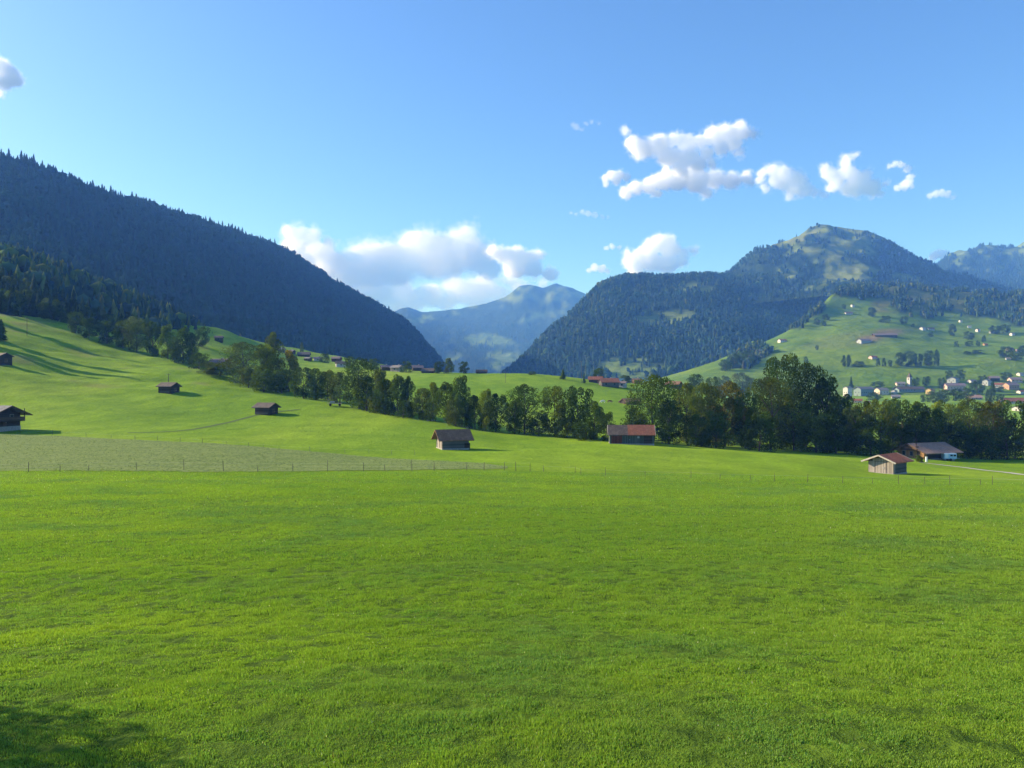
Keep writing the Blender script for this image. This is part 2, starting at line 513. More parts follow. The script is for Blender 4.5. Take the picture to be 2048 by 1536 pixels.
# ------------------------------------------------------------------ hills
class Sheet:
    def __init__(self, name, table, S=110, pstep=5.0, amp=10.0, scl=180.0, mat=None, masks=None, far=1.0, crag=0.0):
        table = {k_: [(d_ * far, y_) for d_, y_ in v_] for k_, v_ in table.items()}
        pxs = np.array(sorted(table), float)
        K = len(table[int(pxs[0])])
        s = np.linspace(0, K - 1, S)
        if True:
            D0 = np.array([[p[0] for p in table[int(k)]] for k in pxs], float)
            Y0 = np.array([[p[1] for p in table[int(k)]] for k in pxs], float)
        D = np.array([herm(np.arange(K), d[:, None], s) for d in D0])
        Y = np.array([herm(np.arange(K), d[:, None], s) for d in Y0])
        self.px = np.arange(pxs[0], pxs[-1] + 0.1, pstep)
        P = len(self.px)
        dep = np.array([herm(pxs, D, np.full(S, q)) for q in self.px])
        pyy = np.array([herm(pxs, Y, np.full(S, q)) for q in self.px])
        X = (self.px[:, None] - CX) / F * dep
        Z = ZC + (CY - pyy) / F * dep
        tap = np.clip(s / 0.6, 0, 1)[None, :]
        Z = Z + amp * tap * fbm(X / scl + 5, dep / scl, octv=5, gain=0.52)
        if crag:                                                  # gullies and ribs
            Z = Z + tap * crag * (0.28 - np.abs(fbm(X / 210 + 2, dep / 330, octv=4, gain=0.6)) * 1.6)
        self.X, self.Y, self.Z, self.s = X, dep, Z, s
        self.py = CY - (Z - ZC) * F / dep
        self.PX = np.repeat(self.px[:, None], S, 1)
        self.ridge = np.argmin(self.py, axis=1)
        fo, dr = masks(self.PX, self.py) if masks else (np.ones_like(X), np.zeros_like(X))
        self.forest, self.dry = fo.astype(float), dr.astype(float)
        def soft(A, n=2):                                        # land cover borders are never knife sharp
            for _ in range(n):
                Q = np.pad(A, 1, mode='edge')
                A = (Q[1:-1, 1:-1] * 2 + Q[:-2, 1:-1] + Q[2:, 1:-1] + Q[1:-1, :-2] + Q[1:-1, 2:]) / 6
            return A
        fs = np.clip(soft(self.forest) + 0.22 * fbm(self.PX / 5, self.py / 3, octv=3), 0, 1)
        ds_ = soft(self.dry)
        V = np.stack([X, dep, Z], -1).reshape(-1, 3)
        i, j = np.meshgrid(np.arange(P - 1), np.arange(S - 1), indexing='ij')
        a = i * S + j
        q = np.stack([a, a + S, a + S + 1, a + 1], -1).reshape(-1, 4)
        me = np_mesh(name, V, q, 4, [mat], {'forest': fs.ravel(), 'dry': ds_.ravel()}, True)
        self.o = tag(obj(name, me), kind='structure')

    def hit(self, px, py):
        i = int(np.clip(np.searchsorted(self.px, px), 0, len(self.px) - 1))
        col = self.py[i]
        k = np.argmax(col <= py) if (col <= py).any() else int(np.argmin(col))
        k = max(k, 1)
        t = 0 if col[k - 1] == col[k] else np.clip((col[k - 1] - py) / (col[k - 1] - col[k]), 0, 1)
        g = lambda A: A[i, k - 1] + (A[i, k] - A[i, k - 1]) * t
        d = g(self.Y)
        return Vector(((px - CX) / F * d, d, g(self.Z)))

    def scatter(self, n, rng, forest_only=True, pmin=-1e9, pmax=1e9, over=6, pymax=1e9):
        """points on the front (and just over the ridge), even per square metre"""
        P, S = self.X.shape
        dx = np.abs(np.diff(self.X, axis=0))[:, :-1]; dy = np.abs(np.diff(self.Y, axis=1))[:-1]
        wgt = dx * dy * (1 + 0)
        k = np.arange(S - 1)[None, :]
        wgt = wgt * (k <= self.ridge[:-1, None] + over)
        if forest_only: wgt = wgt * self.forest[:-1, :-1]
        wgt = wgt * ((self.PX[:-1, :-1] >= pmin) & (self.PX[:-1, :-1] <= pmax) & (self.py[:-1, :-1] < pymax))
        c = np.cumsum(wgt.ravel()); idx = np.searchsorted(c, rng.random(n) * c[-1])
        idx = np.clip(idx, 0, (P - 1) * (S - 1) - 1)
        i, j = idx // (S - 1), idx % (S - 1)
        u, v = rng.random(n), rng.random(n)
        def bl(A): return (A[i, j] * (1 - u) * (1 - v) + A[i + 1, j] * u * (1 - v) + A[i, j + 1] * (1 - u) * v + A[i + 1, j + 1] * u * v)
        return np.stack([bl(self.X), bl(self.Y), bl(self.Z)], -1)


left_mtn = Sheet('forested_mountain', {
    -900: [(500, 700), (800, 520), (1050, 400), (1400, 500), (1700, 600)],
    -400: [(520, 680), (800, 500), (1100, 350), (1500, 480), (1900, 600)],
    0: [(560, 615), (800, 500), (1200, 340), (1600, 450), (2000, 600)],
    200: [(600, 660), (900, 530), (1350, 395), (1800, 470), (2200, 600)],
    350: [(680, 690), (1000, 550), (1480, 437), (2000, 520), (2400, 640)],
    500: [(800, 712), (1150, 600), (1650, 482), (2200, 570), (2600, 680)],
    560: [(870, 718), (1230, 618), (1750, 506), (2280, 590), (2650, 690)],
    650: [(1000, 726), (1350, 655), (1900, 562), (2400, 640), (2800, 720)],
    710: [(1120, 735), (1450, 680), (2000, 593), (2480, 655), (2900, 730)],
    770: [(1240, 741), (1580, 702), (2100, 626), (2560, 690), (2950, 745)],
    810: [(1330, 745), (1680, 718), (2160, 650), (2610, 710), (3000, 760)],
    860: [(1550, 751), (1850, 738), (2250, 701), (2670, 750), (3000, 790)],
    886: [(1700, 757), (2000, 752), (2300, 732), (2700, 775), (3000, 800)],
    905: [(1800, 775), (2050, 772), (2340, 768), (2720, 785), (3000, 810)],
    960: [(2000, 800), (2200, 800), (2450, 800), (2800, 820), (3000, 840)],
}, amp=10, scl=140, mat=M_HILL_F, far=1.25)


# the wooded spur in front of the left mountain
spur = Sheet('wooded_spur', {
    -900: [(450, 640), (560, 570), (650, 530), (850, 640)],
    -300: [(450, 640), (560, 580), (650, 535), (850, 640)],
    0: [(435, 630), (540, 575), (640, 532), (850, 620)],
    150: [(458, 672), (550, 622), (650, 583), (850, 650)],
    300: [(478, 708), (570, 672), (670, 640), (850, 690)],
    420: [(560, 722), (620, 708), (700, 692), (850, 720)],
    500: [(640, 742), (690, 731), (750, 722), (900, 740)],
    560: [(700, 752), (740, 748), (800, 746), (950, 760)],
}, S=70, amp=4, scl=70, mat=M_HILL_F)


def fm_masks(px, py):
    mead = cover(px, py, [[(1255, 640), (1290, 620), (1390, 622), (1400, 640), (1340, 655), (1270, 652)],
                          [(1180, 752), (1210, 716), (1300, 713), (1330, 735), (1300, 758)],
                          [(1320, 585), (1370, 566), (1450, 570), (1400, 592)],
                          [(1480, 600), (1530, 580), (1545, 600), (1500, 615)]], 16, 13) & (fbm(px / 11, py / 6 + 3, octv=3) > -0.25)
    spot = fbm(px / 13, py / 8, octv=3) > 0.52
    return ~(mead | spot), (mead & (py < 660)) * 0.25


forest_mtn = Sheet('wooded_hill', {
    990: [(2050, 790), (2150, 785), (2350, 780), (2600, 800)],
    1015: [(2000, 775), (2150, 765), (2350, 752), (2600, 775)],
    1060: [(1900, 770), (2100, 740), (2300, 712), (2700, 740)],
    1120: [(1850, 765), (2100, 700), (2400, 652), (2800, 700)],
    1200: [(1800, 760), (2100, 655), (2500, 576), (2900, 640)],
    1250: [(1780, 757), (2100, 645), (2580, 558), (3000, 620)],
    1350: [(1750, 755), (2100, 645), (2650, 549), (3050, 600)],
    1450: [(1750, 752), (2100, 645), (2700, 551), (3100, 600)],
    1550: [(1800, 745), (2200, 645), (2750, 566), (3100, 600)],
    1650: [(1900, 730), (2300, 655), (2800, 592), (3100, 620)],
    1760: [(2000, 740), (2400, 680), (2800, 640), (3100, 660)],
}, amp=14, scl=170, mat=M_HILL_F, masks=fm_masks, far=0.95, crag=12)


def gh_masks(px, py):
    fo = cover(px, py, [[(1660, 590), (1690, 560), (2500, 540), (2500, 645), (2040, 650), (1990, 640), (1950, 634), (1890, 632), (1845, 636), (1790, 622), (1750, 604), (1720, 596)],
                        [(1560, 660), (1585, 640), (1640, 600), (1648, 625), (1600, 660)],
                        [(1440, 735), (1470, 712), (1520, 690), (1540, 706), (1500, 735)]], 15, 20, 3.0)
    clear = (fbm(px / 22 + 7, py / 6, octv=3) > 0.02) & (py < 634) & (px > 1740)
    fo = fo & ~clear
    soil = cover(px, py, [[(1714, 684), (1724, 672), (1745, 670), (1750, 662), (1800, 658), (1806, 664), (1780, 672), (1745, 684), (1718, 688)]], 4, 9)
    soil2 = cover(px, py, [[(1600, 690), (1660, 672), (1760, 655), (1850, 650), (1850, 658), (1750, 690), (1640, 700)]], 5, 20, 9.0)
    dry = soil * 1.0 + soil2 * 0.22 + (clear & (py < 625)) * 0.6
    return fo, np.clip(dry, 0, 1)


hill = Sheet('green_hillside', {
    1280: [(1150, 800), (1300, 785), (1450, 772), (1600, 766), (1900, 785)],
    1350: [(1150, 800), (1300, 772), (1450, 758), (1600, 748), (1900, 770)],
    1420: [(1150, 800), (1350, 758), (1500, 738), (1650, 727), (1950, 770)],
    1500: [(1150, 798), (1400, 742), (1600, 710), (1750, 697), (2000, 740)],
    1600: [(1150, 795), (1450, 722), (1700, 678), (1900, 648), (2200, 700)],
    1640: [(1150, 794), (1480, 712), (1780, 660), (2000, 612), (2300, 680)],
    1690: [(1150, 793), (1500, 705), (1850, 640), (2200, 578), (2500, 610)],
    1780: [(1150, 792), (1500, 700), (1900, 630), (2300, 572), (2600, 600)],
    1900: [(1150, 790), (1500, 705), (1900, 645), (2300, 580), (2600, 600)],
    2048: [(1150, 788), (1500, 705), (1900, 650), (2300, 590), (2600, 610)],
    2600: [(1150, 785), (1500, 700), (1900, 640), (2300, 580), (2600, 610)],
}, amp=7, scl=150, mat=M_HILL_G, masks=gh_masks, far=0.86)


def pk_masks(px, py):
    mead = cover(px, py, [[(1650, 562), (1652, 520), (1640, 500), (1665, 488), (1730, 488), (1745, 500), (1690, 512), (1720, 526), (1765, 545), (1740, 556), (1700, 566)],
                          [(1598, 500), (1640, 492), (1642, 506), (1605, 512)], [(1560, 540), (1590, 530), (1602, 555), (1570, 560)],
                          [(1780, 545), (1830, 552), (1860, 566), (1800, 562)], [(1560, 485), (1600, 468), (1640, 458), (1630, 476), (1580, 490)], [(1545, 492), (1562, 484), (1562, 496)]], 9, 12, 5.0) & (fbm(px / 7 + 4, py / 5, octv=3) > -0.34)
    top = fbm(px / 15, py / 7 + 9, octv=5, gain=0.65) > (0.20 - np.clip((520 - py) / 60, 0, 1) * 0.45 + np.clip((px - 1730) / 60, 0, 1) * 0.25 + np.clip((1560 - px) / 60, 0, 1) * 0.3)
    fo = ~(mead | top)
    return fo, np.clip(mead * 0.38 + top * 0.20 + np.clip((500 - py) / 50, 0, 1) * 0.12, 0, 1)


peak = Sheet('alpine_peak', {
    1380: [(2700, 640), (3100, 615), (3500, 600), (4000, 640)],
    1455: [(2700, 620), (3100, 580), (3700, 548), (4200, 620)],
    1490: [(2650, 610), (3100, 565), (3750, 518), (4250, 600)],
    1520: [(2600, 605), (3100, 550), (3800, 494), (4300, 580)],
    1570: [(2600, 600), (3150, 545), (3850, 481), (4400, 560)],
    1620: [(2600, 595), (3200, 535), (3950, 457), (4500, 545)],
    1650: [(2600, 592), (3200, 530), (4000, 452), (4600, 540)],
    1695: [(2600, 592), (3200, 532), (4000, 463), (4600, 540)],
    1730: [(2600, 595), (3200, 535), (3950, 465), (4550, 545)],
    1760: [(2600, 598), (3200, 545), (3900, 478), (4500, 560)],
    1800: [(2600, 600), (3200, 552), (3850, 495), (4400, 570)],
    1850: [(2600, 605), (3200, 562), (3800, 513), (4400, 590)],
    1900: [(2600, 610), (3200, 575), (3800, 538), (4400, 600)],
    1960: [(2650, 620), (3200, 592), (3800, 562), (4400, 620)],
    2060: [(2700, 640), (3200, 615), (3800, 590), (4400, 640)],
    2500: [(2700, 660), (3200, 640), (3800, 620), (4400, 660)],
}, S=140, pstep=4.0, amp=24, scl=290, mat=M_HILL_P, masks=pk_masks, far=0.84, crag=34)


def fr_masks(px, py):
    top = fbm(px / 14 + 3, py / 9, octv=5, gain=0.65) > (0.28 - np.clip((550 - py) / 60, 0, 1) * 0.45)
    return ~top, top * 0.08


far_right = Sheet('far_ridge', {
    1820: [(4600, 600), (5000, 580), (5500, 560), (6200, 600)],
    1880: [(4600, 590), (5000, 560), (5500, 526), (6200, 580)],
    1905: [(4600, 585), (5000, 550), (5500, 506), (6200, 570)],
    1940: [(4600, 580), (5000, 545), (5500, 497), (6200, 570)],
    1985: [(4600, 580), (5000, 540), (5500, 489), (6200, 570)],
    2020: [(4600, 580), (5000, 545), (5500, 493), (6200, 570)],
    2060: [(4600, 580), (5000, 535), (5500, 483), (6200, 560)],
    2200: [(4600, 570), (5000, 530), (5500, 475), (6200, 560)],
    2600: [(4600, 600), (5000, 560), (5500, 510), (6200, 580)],
}, S=110, pstep=4.0, amp=30, scl=420, mat=M_HILL_P, masks=fr_masks, far=0.85, crag=44)


def ds_masks(px, py):
    mead = cover(px, py, [[(920, 680), (950, 668), (1000, 668), (1035, 684), (1030, 694), (985, 690), (940, 690)],
                          [(975, 705), (1000, 697), (1012, 712), (1000, 740), (980, 735)],
                          [(1000, 715), (1030, 700), (1040, 712), (1015, 728)],
                          [(1030, 642), (1062, 630), (1100, 624), (1150, 622), (1150, 629), (1090, 634), (1045, 647)],
                          [(810, 640), (860, 626), (880, 634), (830, 650)], [(880, 715), (910, 700), (930, 710), (900, 725)]], 13, 11, 2.0) & (fbm(px / 9, py / 6 + 3, octv=3) > -0.22)
    top = (fbm(px / 24 + 3, py / 12, octv=4) > np.clip((py - 600) / 60, -0.05, 0.6) + 0.12) & (py < 660)
    return ~(mead | top), top * 0.3


distant = Sheet('distant_mountain', {
    640: [(4600, 765), (5200, 720), (6200, 660), (7300, 630), (8000, 680)],
    760: [(4600, 765), (5200, 722), (6200, 660), (7300, 630), (8000, 680)],
    790: [(4600, 765), (5200, 722), (6200, 660), (7300, 622), (8000, 680)],
    815: [(4600, 765), (5200, 722), (6200, 660), (7300, 612), (8000, 670)],
    845: [(4600, 765), (5200, 725), (6200, 665), (7300, 623), (8000, 680)],
    900: [(4600, 765), (5200, 728), (6200, 670), (7300, 620), (8000, 680)],
    960: [(4600, 765), (5200, 728), (6200, 668), (7300, 611), (8000, 670)],
    1000: [(4600, 765), (5200, 728), (6200, 665), (7300, 600), (8000, 660)],
    1016: [(4600, 765), (5200, 728), (6200, 663), (7300, 592), (8000, 650)],
    1040: [(4600, 765), (5200, 728), (6200, 661), (7300, 573), (8000, 640)],
    1052: [(4600, 765), (5200, 728), (6200, 660), (7300, 570), (8000, 640)],
    1090: [(4600, 765), (5200, 728), (6200, 660), (7300, 575), (8000, 640)],
    1112: [(4600, 765), (5200, 728), (6200, 656), (7300, 569), (8000, 640)],
    1128: [(4600, 765), (5200, 728), (6200, 655), (7300, 570), (8000, 640)],
    1172: [(4600, 765), (5200, 725), (6200, 655), (7300, 588), (8000, 650)],
    1220: [(4600, 765), (5200, 725), (6200, 660), (7300, 605), (8000, 650)],
    1400: [(4600, 765), (5200, 725), (6200, 670), (7300, 630), (8000, 660)],
}, S=120, pstep=3.0, amp=16, scl=500, mat=M_HILL_D, masks=ds_masks, far=0.92, crag=22)

# ------------------------------------------------------------------ ground: one sheet from under the eye to the foot of the far mountains
ys = np.concatenate([np.arange(-120, 6, 3.0), np.arange(6, 40, 0.22), np.geomspace(40, 1400, 560), np.geomspace(1430, 9300, 40)])
us = np.linspace(-1, 1, 560)
us = 0.55 * us + 0.45 * us ** 3
Wd = 70 + np.maximum(ys, 0) * 1.25
GX = us[None, :] * Wd[:, None]; GY = np.repeat(ys[:, None], len(us), 1)
GZ = gz(GX.ravel(), GY.ravel()).reshape(GX.shape)
mic = np.clip(1 - (GY - 40) / 60, 0, 1)
GZ = GZ + mic * (0.07 * fbm(GX / 1.1, GY / 1.1, octv=3) + 0.05 * fbm(GX / 0.35, GY / 0.35, octv=2))
nr, nc = GX.shape
i, j = np.meshgrid(np.arange(nr - 1), np.arange(nc - 1), indexing='ij')
a = i * nc + j
q = np.stack([a, a + 1, a + nc + 1, a + nc], -1).reshape(-1, 4)
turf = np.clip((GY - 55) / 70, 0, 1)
PXg = CX + F * GX / np.maximum(GY, 30)
dryg = np.zeros_like(GX)
sl = (GY > 280) & (GY < 520) & (PXg < 420)
dryg += sl * np.clip(fbm(GX / 22, GY / 14, octv=4) * 2.0 - 0.2, 0, 0.7)
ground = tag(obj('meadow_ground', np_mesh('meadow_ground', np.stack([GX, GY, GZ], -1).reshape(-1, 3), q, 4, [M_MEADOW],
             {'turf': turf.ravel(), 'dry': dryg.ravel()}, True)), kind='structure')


def drape(name, pts_grid, mat, lift):
    """a strip laid over the ground; pts_grid (n,m,2)"""
    n, m = pts_grid.shape[:2]
    x, y = pts_grid[..., 0].ravel(), pts_grid[..., 1].ravel()
    z = gz(x, y) + lift
    i, j = np.meshgrid(np.arange(n - 1), np.arange(m - 1), indexing='ij')
    a = i * m + j
    q = np.stack([a, a + 1, a + m + 1, a + m], -1).reshape(-1, 4)
    return tag(obj(name, np_mesh(name, np.stack([x, y, z], -1), q, 4, [mat], None, True)), kind='structure')


# the rough grey-green pasture between the two wire fences
edge_far = [(-500, 184), (-60, 184), (40, 183), (120, 180), (200, 175), (300, 170), (420, 164), (530, 158), (640, 152), (760, 146), (880, 139), (960, 130), (1020, 121)]
edge_px = np.linspace(-480, 1015, 260)
ef = np.interp(edge_px, [e[0] for e in edge_far], [e[1] for e in edge_far])
en = np.interp(edge_px, [-480, 0, 540, 1015], [109.5, 109.5, 111, 117]) + 0.8 * fbm(edge_px / 25.0, edge_px * 0, octv=3)
ef = ef + 0.8 * fbm(edge_px / 25.0, edge_px * 0 + 9, octv=3)
tt = np.linspace(0, 1, 60)
dd = en[:, None] + (ef - en)[:, None] * tt[None, :]
xx = (edge_px[:, None] - CX) / F * dd
drape('pasture_ground', np.stack([xx, dd], -1), M_PASTURE, 0.06)


def track(name, pix, width, mat):
    P = [ghit(px, py) for px, py in pix]
    pts = np.array([[p.x, p.y] for p in P])
    t = np.linspace(0, len(P) - 1, 160)
    xs = herm(np.arange(len(P)), pts[:, 0:1], t); yy = herm(np.arange(len(P)), pts[:, 1:2], t)
    tx, ty = np.gradient(xs), np.gradient(yy); L = np.hypot(tx, ty)
    nx, ny = -ty / L, tx / L
    k = np.linspace(-0.5, 0.5, 7)[None, :] * width
    return drape(name, np.stack([xs[:, None] + nx[:, None] * k, yy[:, None] + ny[:, None] * k], -1), mat, 0.07)


track('farm_track', [(1838, 925), (1880, 930), (1940, 937), (2000, 944), (2060, 951), (2160, 966)], 1.6, M_TRACK)

track('mown_path', [(255, 866), (300, 865), (360, 862), (420, 853), (470, 842), (500, 834), (540, 826), (600, 819)], 1.5, M_MOWN)

# ------------------------------------------------------------------ haze
if HAZE > 0:
    T = NT('valley_air')
    pv = T.n('ShaderNodeVolumePrincipled')
    pv.inputs['Color'].default_value = (*HAZE_COL, 1); pv.inputs['Density'].default_value = HAZE
    pv.inputs['Absorption Color'].default_value = (1, 1, 1, 1)
    pv.inputs['Anisotropy'].default_value = 0.0
    T.l(pv.outputs[0], T.out.inputs['Volume'])
    bm = bmesh.new(); bmesh.ops.create_cube(bm, size=1.0)
    me = bpy.data.meshes.new('haze'); bm.to_mesh(me); bm.free(); me.materials.append(T.m)
    hz = tag(obj('haze', me), kind='stuff')
    zlo, zhi = float(GZ.min()) - 1.0, 1060.0
    hz.scale = (26000, 9600 + 400, zhi - zlo); hz.location = (0, (9600 - 400) / 2, (zlo + zhi) / 2)

# ------------------------------------------------------------------ clouds: lumpy closed hulls filled with bright vapour, beyond the air box


def cloud_mat(dens):
    T = NT('cloud_vapour')
    pv = T.n('ShaderNodeVolumePrincipled')
    pv.inputs['Color'].default_value = (1, 1, 1, 1); pv.inputs['Density'].default_value = dens
    pv.inputs['Absorption Color'].default_value = (1, 1, 1, 1); pv.inputs['Anisotropy'].default_value = 0.05
    T.l(pv.outputs[0], T.out.inputs['Volume'])
    return T.m


def cloud(label, depth, blobs, opt=5.0, rough=1.0, base=None):
    """blobs: (px, py, radius px). opt: optical thickness across one typical blob. A soft veil hull round a denser core."""
    import openvdb
    k = depth / F
    B = np.array(blobs, float)
    c0 = B[:, :2].mean(0)
    g = np.random.default_rng(abs(int(c0[0] * 7 + c0[1] * 13)) + len(blobs))
    br = float(np.median(B[:, 2]))
    vx = float(np.clip(br / 10, 0.8, 2.2))
    pad = B[:, 2].max() * 0.9 + 4 * vx
    x0, x1 = (B[:, 0] - B[:, 2]).min() - c0[0] - pad * .6, (B[:, 0] + B[:, 2]).max() - c0[0] + pad * .6
    z0, z1 = -(B[:, 1] + B[:, 2]).max() + c0[1] - pad * .6, -(B[:, 1] - B[:, 2]).min() + c0[1] + pad * .6
    ry = B[:, 2].max() + pad * .6
    gx, gy, gz_ = (np.arange(a_, b_, vx) for a_, b_ in ((x0, x1), (-ry, ry), (z0, z1)))
    X, Y, Z = np.meshgrid(gx, gy, gz_, indexing='ij')
    f = 1.0 / (br * 1.3)
    wx = fbm(X * f + 3.1, Y * f, Z * f + c0[0], octv=3) * br * 0.42 * rough          # warp, so that no lump stays a ball
    wz = fbm(X * f + 19.7, Y * f + 5, Z * f + c0[1], octv=3) * br * 0.30 * rough
    acc = np.zeros_like(X)
    kk = br * 0.16
    for bx, by, r in B:
        oy = g.uniform(-0.35, 0.35) * r
        d = np.sqrt((X + wx - (bx - c0[0])) ** 2 + (Y - oy) ** 2 + ((Z + wz + (by - c0[1])) * 1.12) ** 2) - r * 0.92
        acc += np.exp(-np.clip(d / kk, -30, 30))
    D = -kk * np.log(acc + 1e-13)
    f2 = 1.0 / (br * 0.42)
    n1 = fbm(X * f2, Y * f2 + 7, Z * f2 + depth * .01, octv=4, gain=0.58)
    n2 = fbm(X * f2 * 2.3 + 33, Y * f2 * 2.3, Z * f2 * 2.3, octv=3, gain=0.6)
    D = D - br * (0.30 * (0.42 - np.abs(n1) * 1.9) + 0.13 * (0.3 - np.abs(n2) * 1.8) + 0.22 * (rough - 0.7) * fbm(X * f * .9 + 50, Y * f, Z * f, octv=3))
    if base is not None: D = np.maximum(D, (c0[1] - base) - Z + 0.3 * br * n1)
    nv = 0.5 * fbm(X * f2 * 1.1 + 80, Y * f2, Z * f2 * 1.3, octv=4, gain=0.65)
    D[[0, -1]] = D[:, [0, -1]] = D[:, :, [0, -1]] = br
    Vs, Fs, mi, off = [], [], [], 0
    for j, (fld, _) in enumerate(((D, 0), (D - br * (0.13 + 0.45 * rough * nv + 0.10 * n2), 1), (D - br * (0.34 + 0.95 * rough * nv + 0.22 * n2), 2))):
        fld = fld.astype(np.float32).copy(); fld[[0, -1]] = fld[:, [0, -1]] = fld[:, :, [0, -1]] = br
        gr = openvdb.FloatGrid(background=float(br)); gr.copyFromArray(np.ascontiguousarray(fld))
        p, q = gr.convertToQuads(isovalue=0.0)
        if not len(q): continue
        P = np.stack([gx[0] + p[:, 0] * vx, gy[0] + p[:, 1] * vx, gz_[0] + p[:, 2] * vx], -1) * k
        Vs.append(P); Fs.append(q.astype(np.int64) + off); mi += [j] * len(q); off += len(p)
    s1 = opt / (2 * br * k)
    me = np_mesh('cloud', np.concatenate(Vs), np.concatenate(Fs).reshape(-1), 4, [cloud_mat(s1 * 0.72), cloud_mat(s1 * 0.34), cloud_mat(s1 * 0.14)], None, False, mi)
    o = obj('cloud', me)
    o.location = ((c0[0] - CX) * k, depth, ZC + (CY - c0[1]) * k)
    return tag(o, label, 'cloud', 'cumulus clouds in the sky')


if CLOUDS:
    cloud('broad white cumulus bank rising behind the gap between the mountains', 14500, [
        (690, 520, 24), (715, 508, 26), (745, 515, 34), (780, 520, 36), (812, 512, 34), (838, 488, 28),
        (862, 476, 20), (885, 498, 36), (912, 480, 24), (942, 466, 17), (938, 500, 38), (965, 520, 34), (905, 525, 38), (860, 525, 40), (740, 540, 36), (800, 545, 34), (700, 545, 30), (985, 540, 22), (660, 530, 26), (640, 505, 16)], 1.9, 1.5, 574)
    cloud('low white layer of small heaps under the cumulus bank, above the distant ridge', 16500, [
        (640, 560, 34), (680, 575, 32), (715, 585, 34), (760, 590, 32), (745, 565, 24), (800, 580, 30), (830, 600, 24), (860, 590, 26), (890, 602, 22), (915, 582, 26), (950, 588, 26), (975, 575, 24), (1000, 590, 20), (1040, 575, 20), (960, 605, 20), (800, 612, 24), (1020, 560, 14), (1080, 570, 12), (600, 545, 30), (660, 540, 26), (700, 550, 26), (740, 545, 24)], 1.7, 1.6)
    cloud('small bright lobe at the eastern end of the cumulus bank, above the distant peak', 12500, [
        (985, 498, 12), (1005, 508, 17), (1035, 512, 19), (1060, 518, 18), (1078, 508, 9), (1030, 532, 24), (1065, 538, 20), (1100, 548, 14)], 3.6, 1.3, 568)
    cloud('pale cloud shoulder touching the skyline of the left forested mountain', 15200, [
        (578, 466, 13), (600, 462, 11), (622, 474, 15), (590, 488, 22), (655, 492, 17), (620, 510, 32), (660, 525, 30), (640, 545, 30), (600, 500, 24)], 2.4, 1.5)
    cloud('large ragged cloud with an upper crest, highest above the wooded hill', 13500, [
        (1250, 262, 8), (1264, 285, 17), (1285, 298, 22), (1318, 288, 23), (1350, 278, 13), (1376, 288, 17), (1402, 282, 14), (1428, 272, 19), (1455, 264, 20), (1485, 260, 18), (1508, 266, 10),
        (1340, 312, 22), (1375, 316, 20), (1440, 294, 17), (1470, 286, 15), (1412, 308, 15), (1395, 330, 15), (1360, 338, 15), (1425, 328, 12), (1480, 305, 9)], 2.6, 1.6)
    cloud('flat-bottomed cloud band lying just under the ragged crest cloud', 14000, [
        (1252, 386, 11), (1272, 374, 14), (1300, 368, 16), (1328, 362, 18), (1358, 360, 22), (1395, 366, 24), (1430, 358, 20), (1465, 360, 18), (1492, 355, 13), (1412, 386, 11), (1335, 345, 12), (1388, 342, 15), (1312, 385, 9), (1505, 365, 8)], 2.6, 1.6)
    cloud('little oval cloud left of the flat-bottomed band', 12800, [(1212, 356, 9), (1226, 350, 12), (1240, 350, 11), (1252, 356, 8), (1215, 368, 6), (1232, 362, 8)], 1.4, 1.9)
    cloud('slanted cloud with its right side trailing off, above the peak', 9300, [
        (1528, 344, 11), (1548, 340, 14), (1570, 344, 17), (1588, 358, 19), (1594, 376, 17), (1580, 388, 11), (1612, 380, 14), (1632, 386, 9), (1522, 362, 9), (1532, 378, 7), (1556, 358, 15), (1568, 372, 14), (1604, 362, 12), (1644, 390, 5)], 1.5, 2.0)
    cloud('horned cloud with two prongs on top', 8600, [
        (1648, 338, 9), (1660, 350, 13), (1676, 362, 16), (1690, 330, 13), (1694, 317, 8), (1710, 312, 6), (1702, 346, 17), (1718, 364, 21), (1742, 374, 17), (1694, 380, 14), (1754, 388, 9), (1770, 368, 6), (1664, 374, 11), (1732, 352, 14), (1712, 382, 15), (1680, 346, 10)], 1.6, 2.0)
    cloud('thin hook shaped cloud wisp right of the horned cloud', 8000, [
        (1778, 333, 6), (1790, 328, 7), (1804, 330, 7), (1816, 338, 8), (1822, 352, 7), (1818, 364, 10), (1808, 372, 10), (1796, 376, 7), (1826, 372, 5)], 0.8, 2.2)
    cloud('tiny thin cloud streak alone above the right ridge', 7600, [(1860, 391, 5), (1872, 388, 7), (1884, 386, 8), (1896, 389, 7), (1908, 393, 4)], 0.8, 2.2)
    cloud('puffy cloud sitting low over the wooded hill top', 12000, [
        (1262, 522, 15), (1282, 508, 16), (1300, 496, 17), (1322, 486, 17), (1340, 482, 12), (1344, 500, 18), (1300, 522, 24), (1335, 528, 22), (1270, 540, 14), (1370, 505, 10), (1386, 500, 6), (1362, 525, 12), (1254, 505, 7)], 2.4, 1.6)
    cloud('white cloud cut off by the left edge of the view', 10400, [(-10, 150, 20), (4, 136, 18), (22, 148, 17), (30, 160, 12), (12, 166, 14), (-2, 184, 8)], 3.0, 1.4)
    cloud('faint wisp between the cumulus bank and the flat-bottomed band', 11900, [(1142, 426, 4), (1152, 428, 4), (1164, 424, 6), (1176, 427, 8), (1190, 429, 7), (1204, 433, 5), (1216, 434, 4)], 0.25, 2.4)
    cloud('faint speck of cloud left of the ragged crest cloud', 11400, [(1146, 250, 5), (1153, 254, 7), (1162, 259, 5), (1172, 248, 4), (1184, 244, 5), (1198, 246, 4)], 0.18, 2.4)
    cloud('white puff peeping out behind the saddle right of the peak', 12200, [(1866, 513, 8), (1878, 508, 9), (1890, 508, 8), (1900, 513, 7)], 2.4, 1.5)
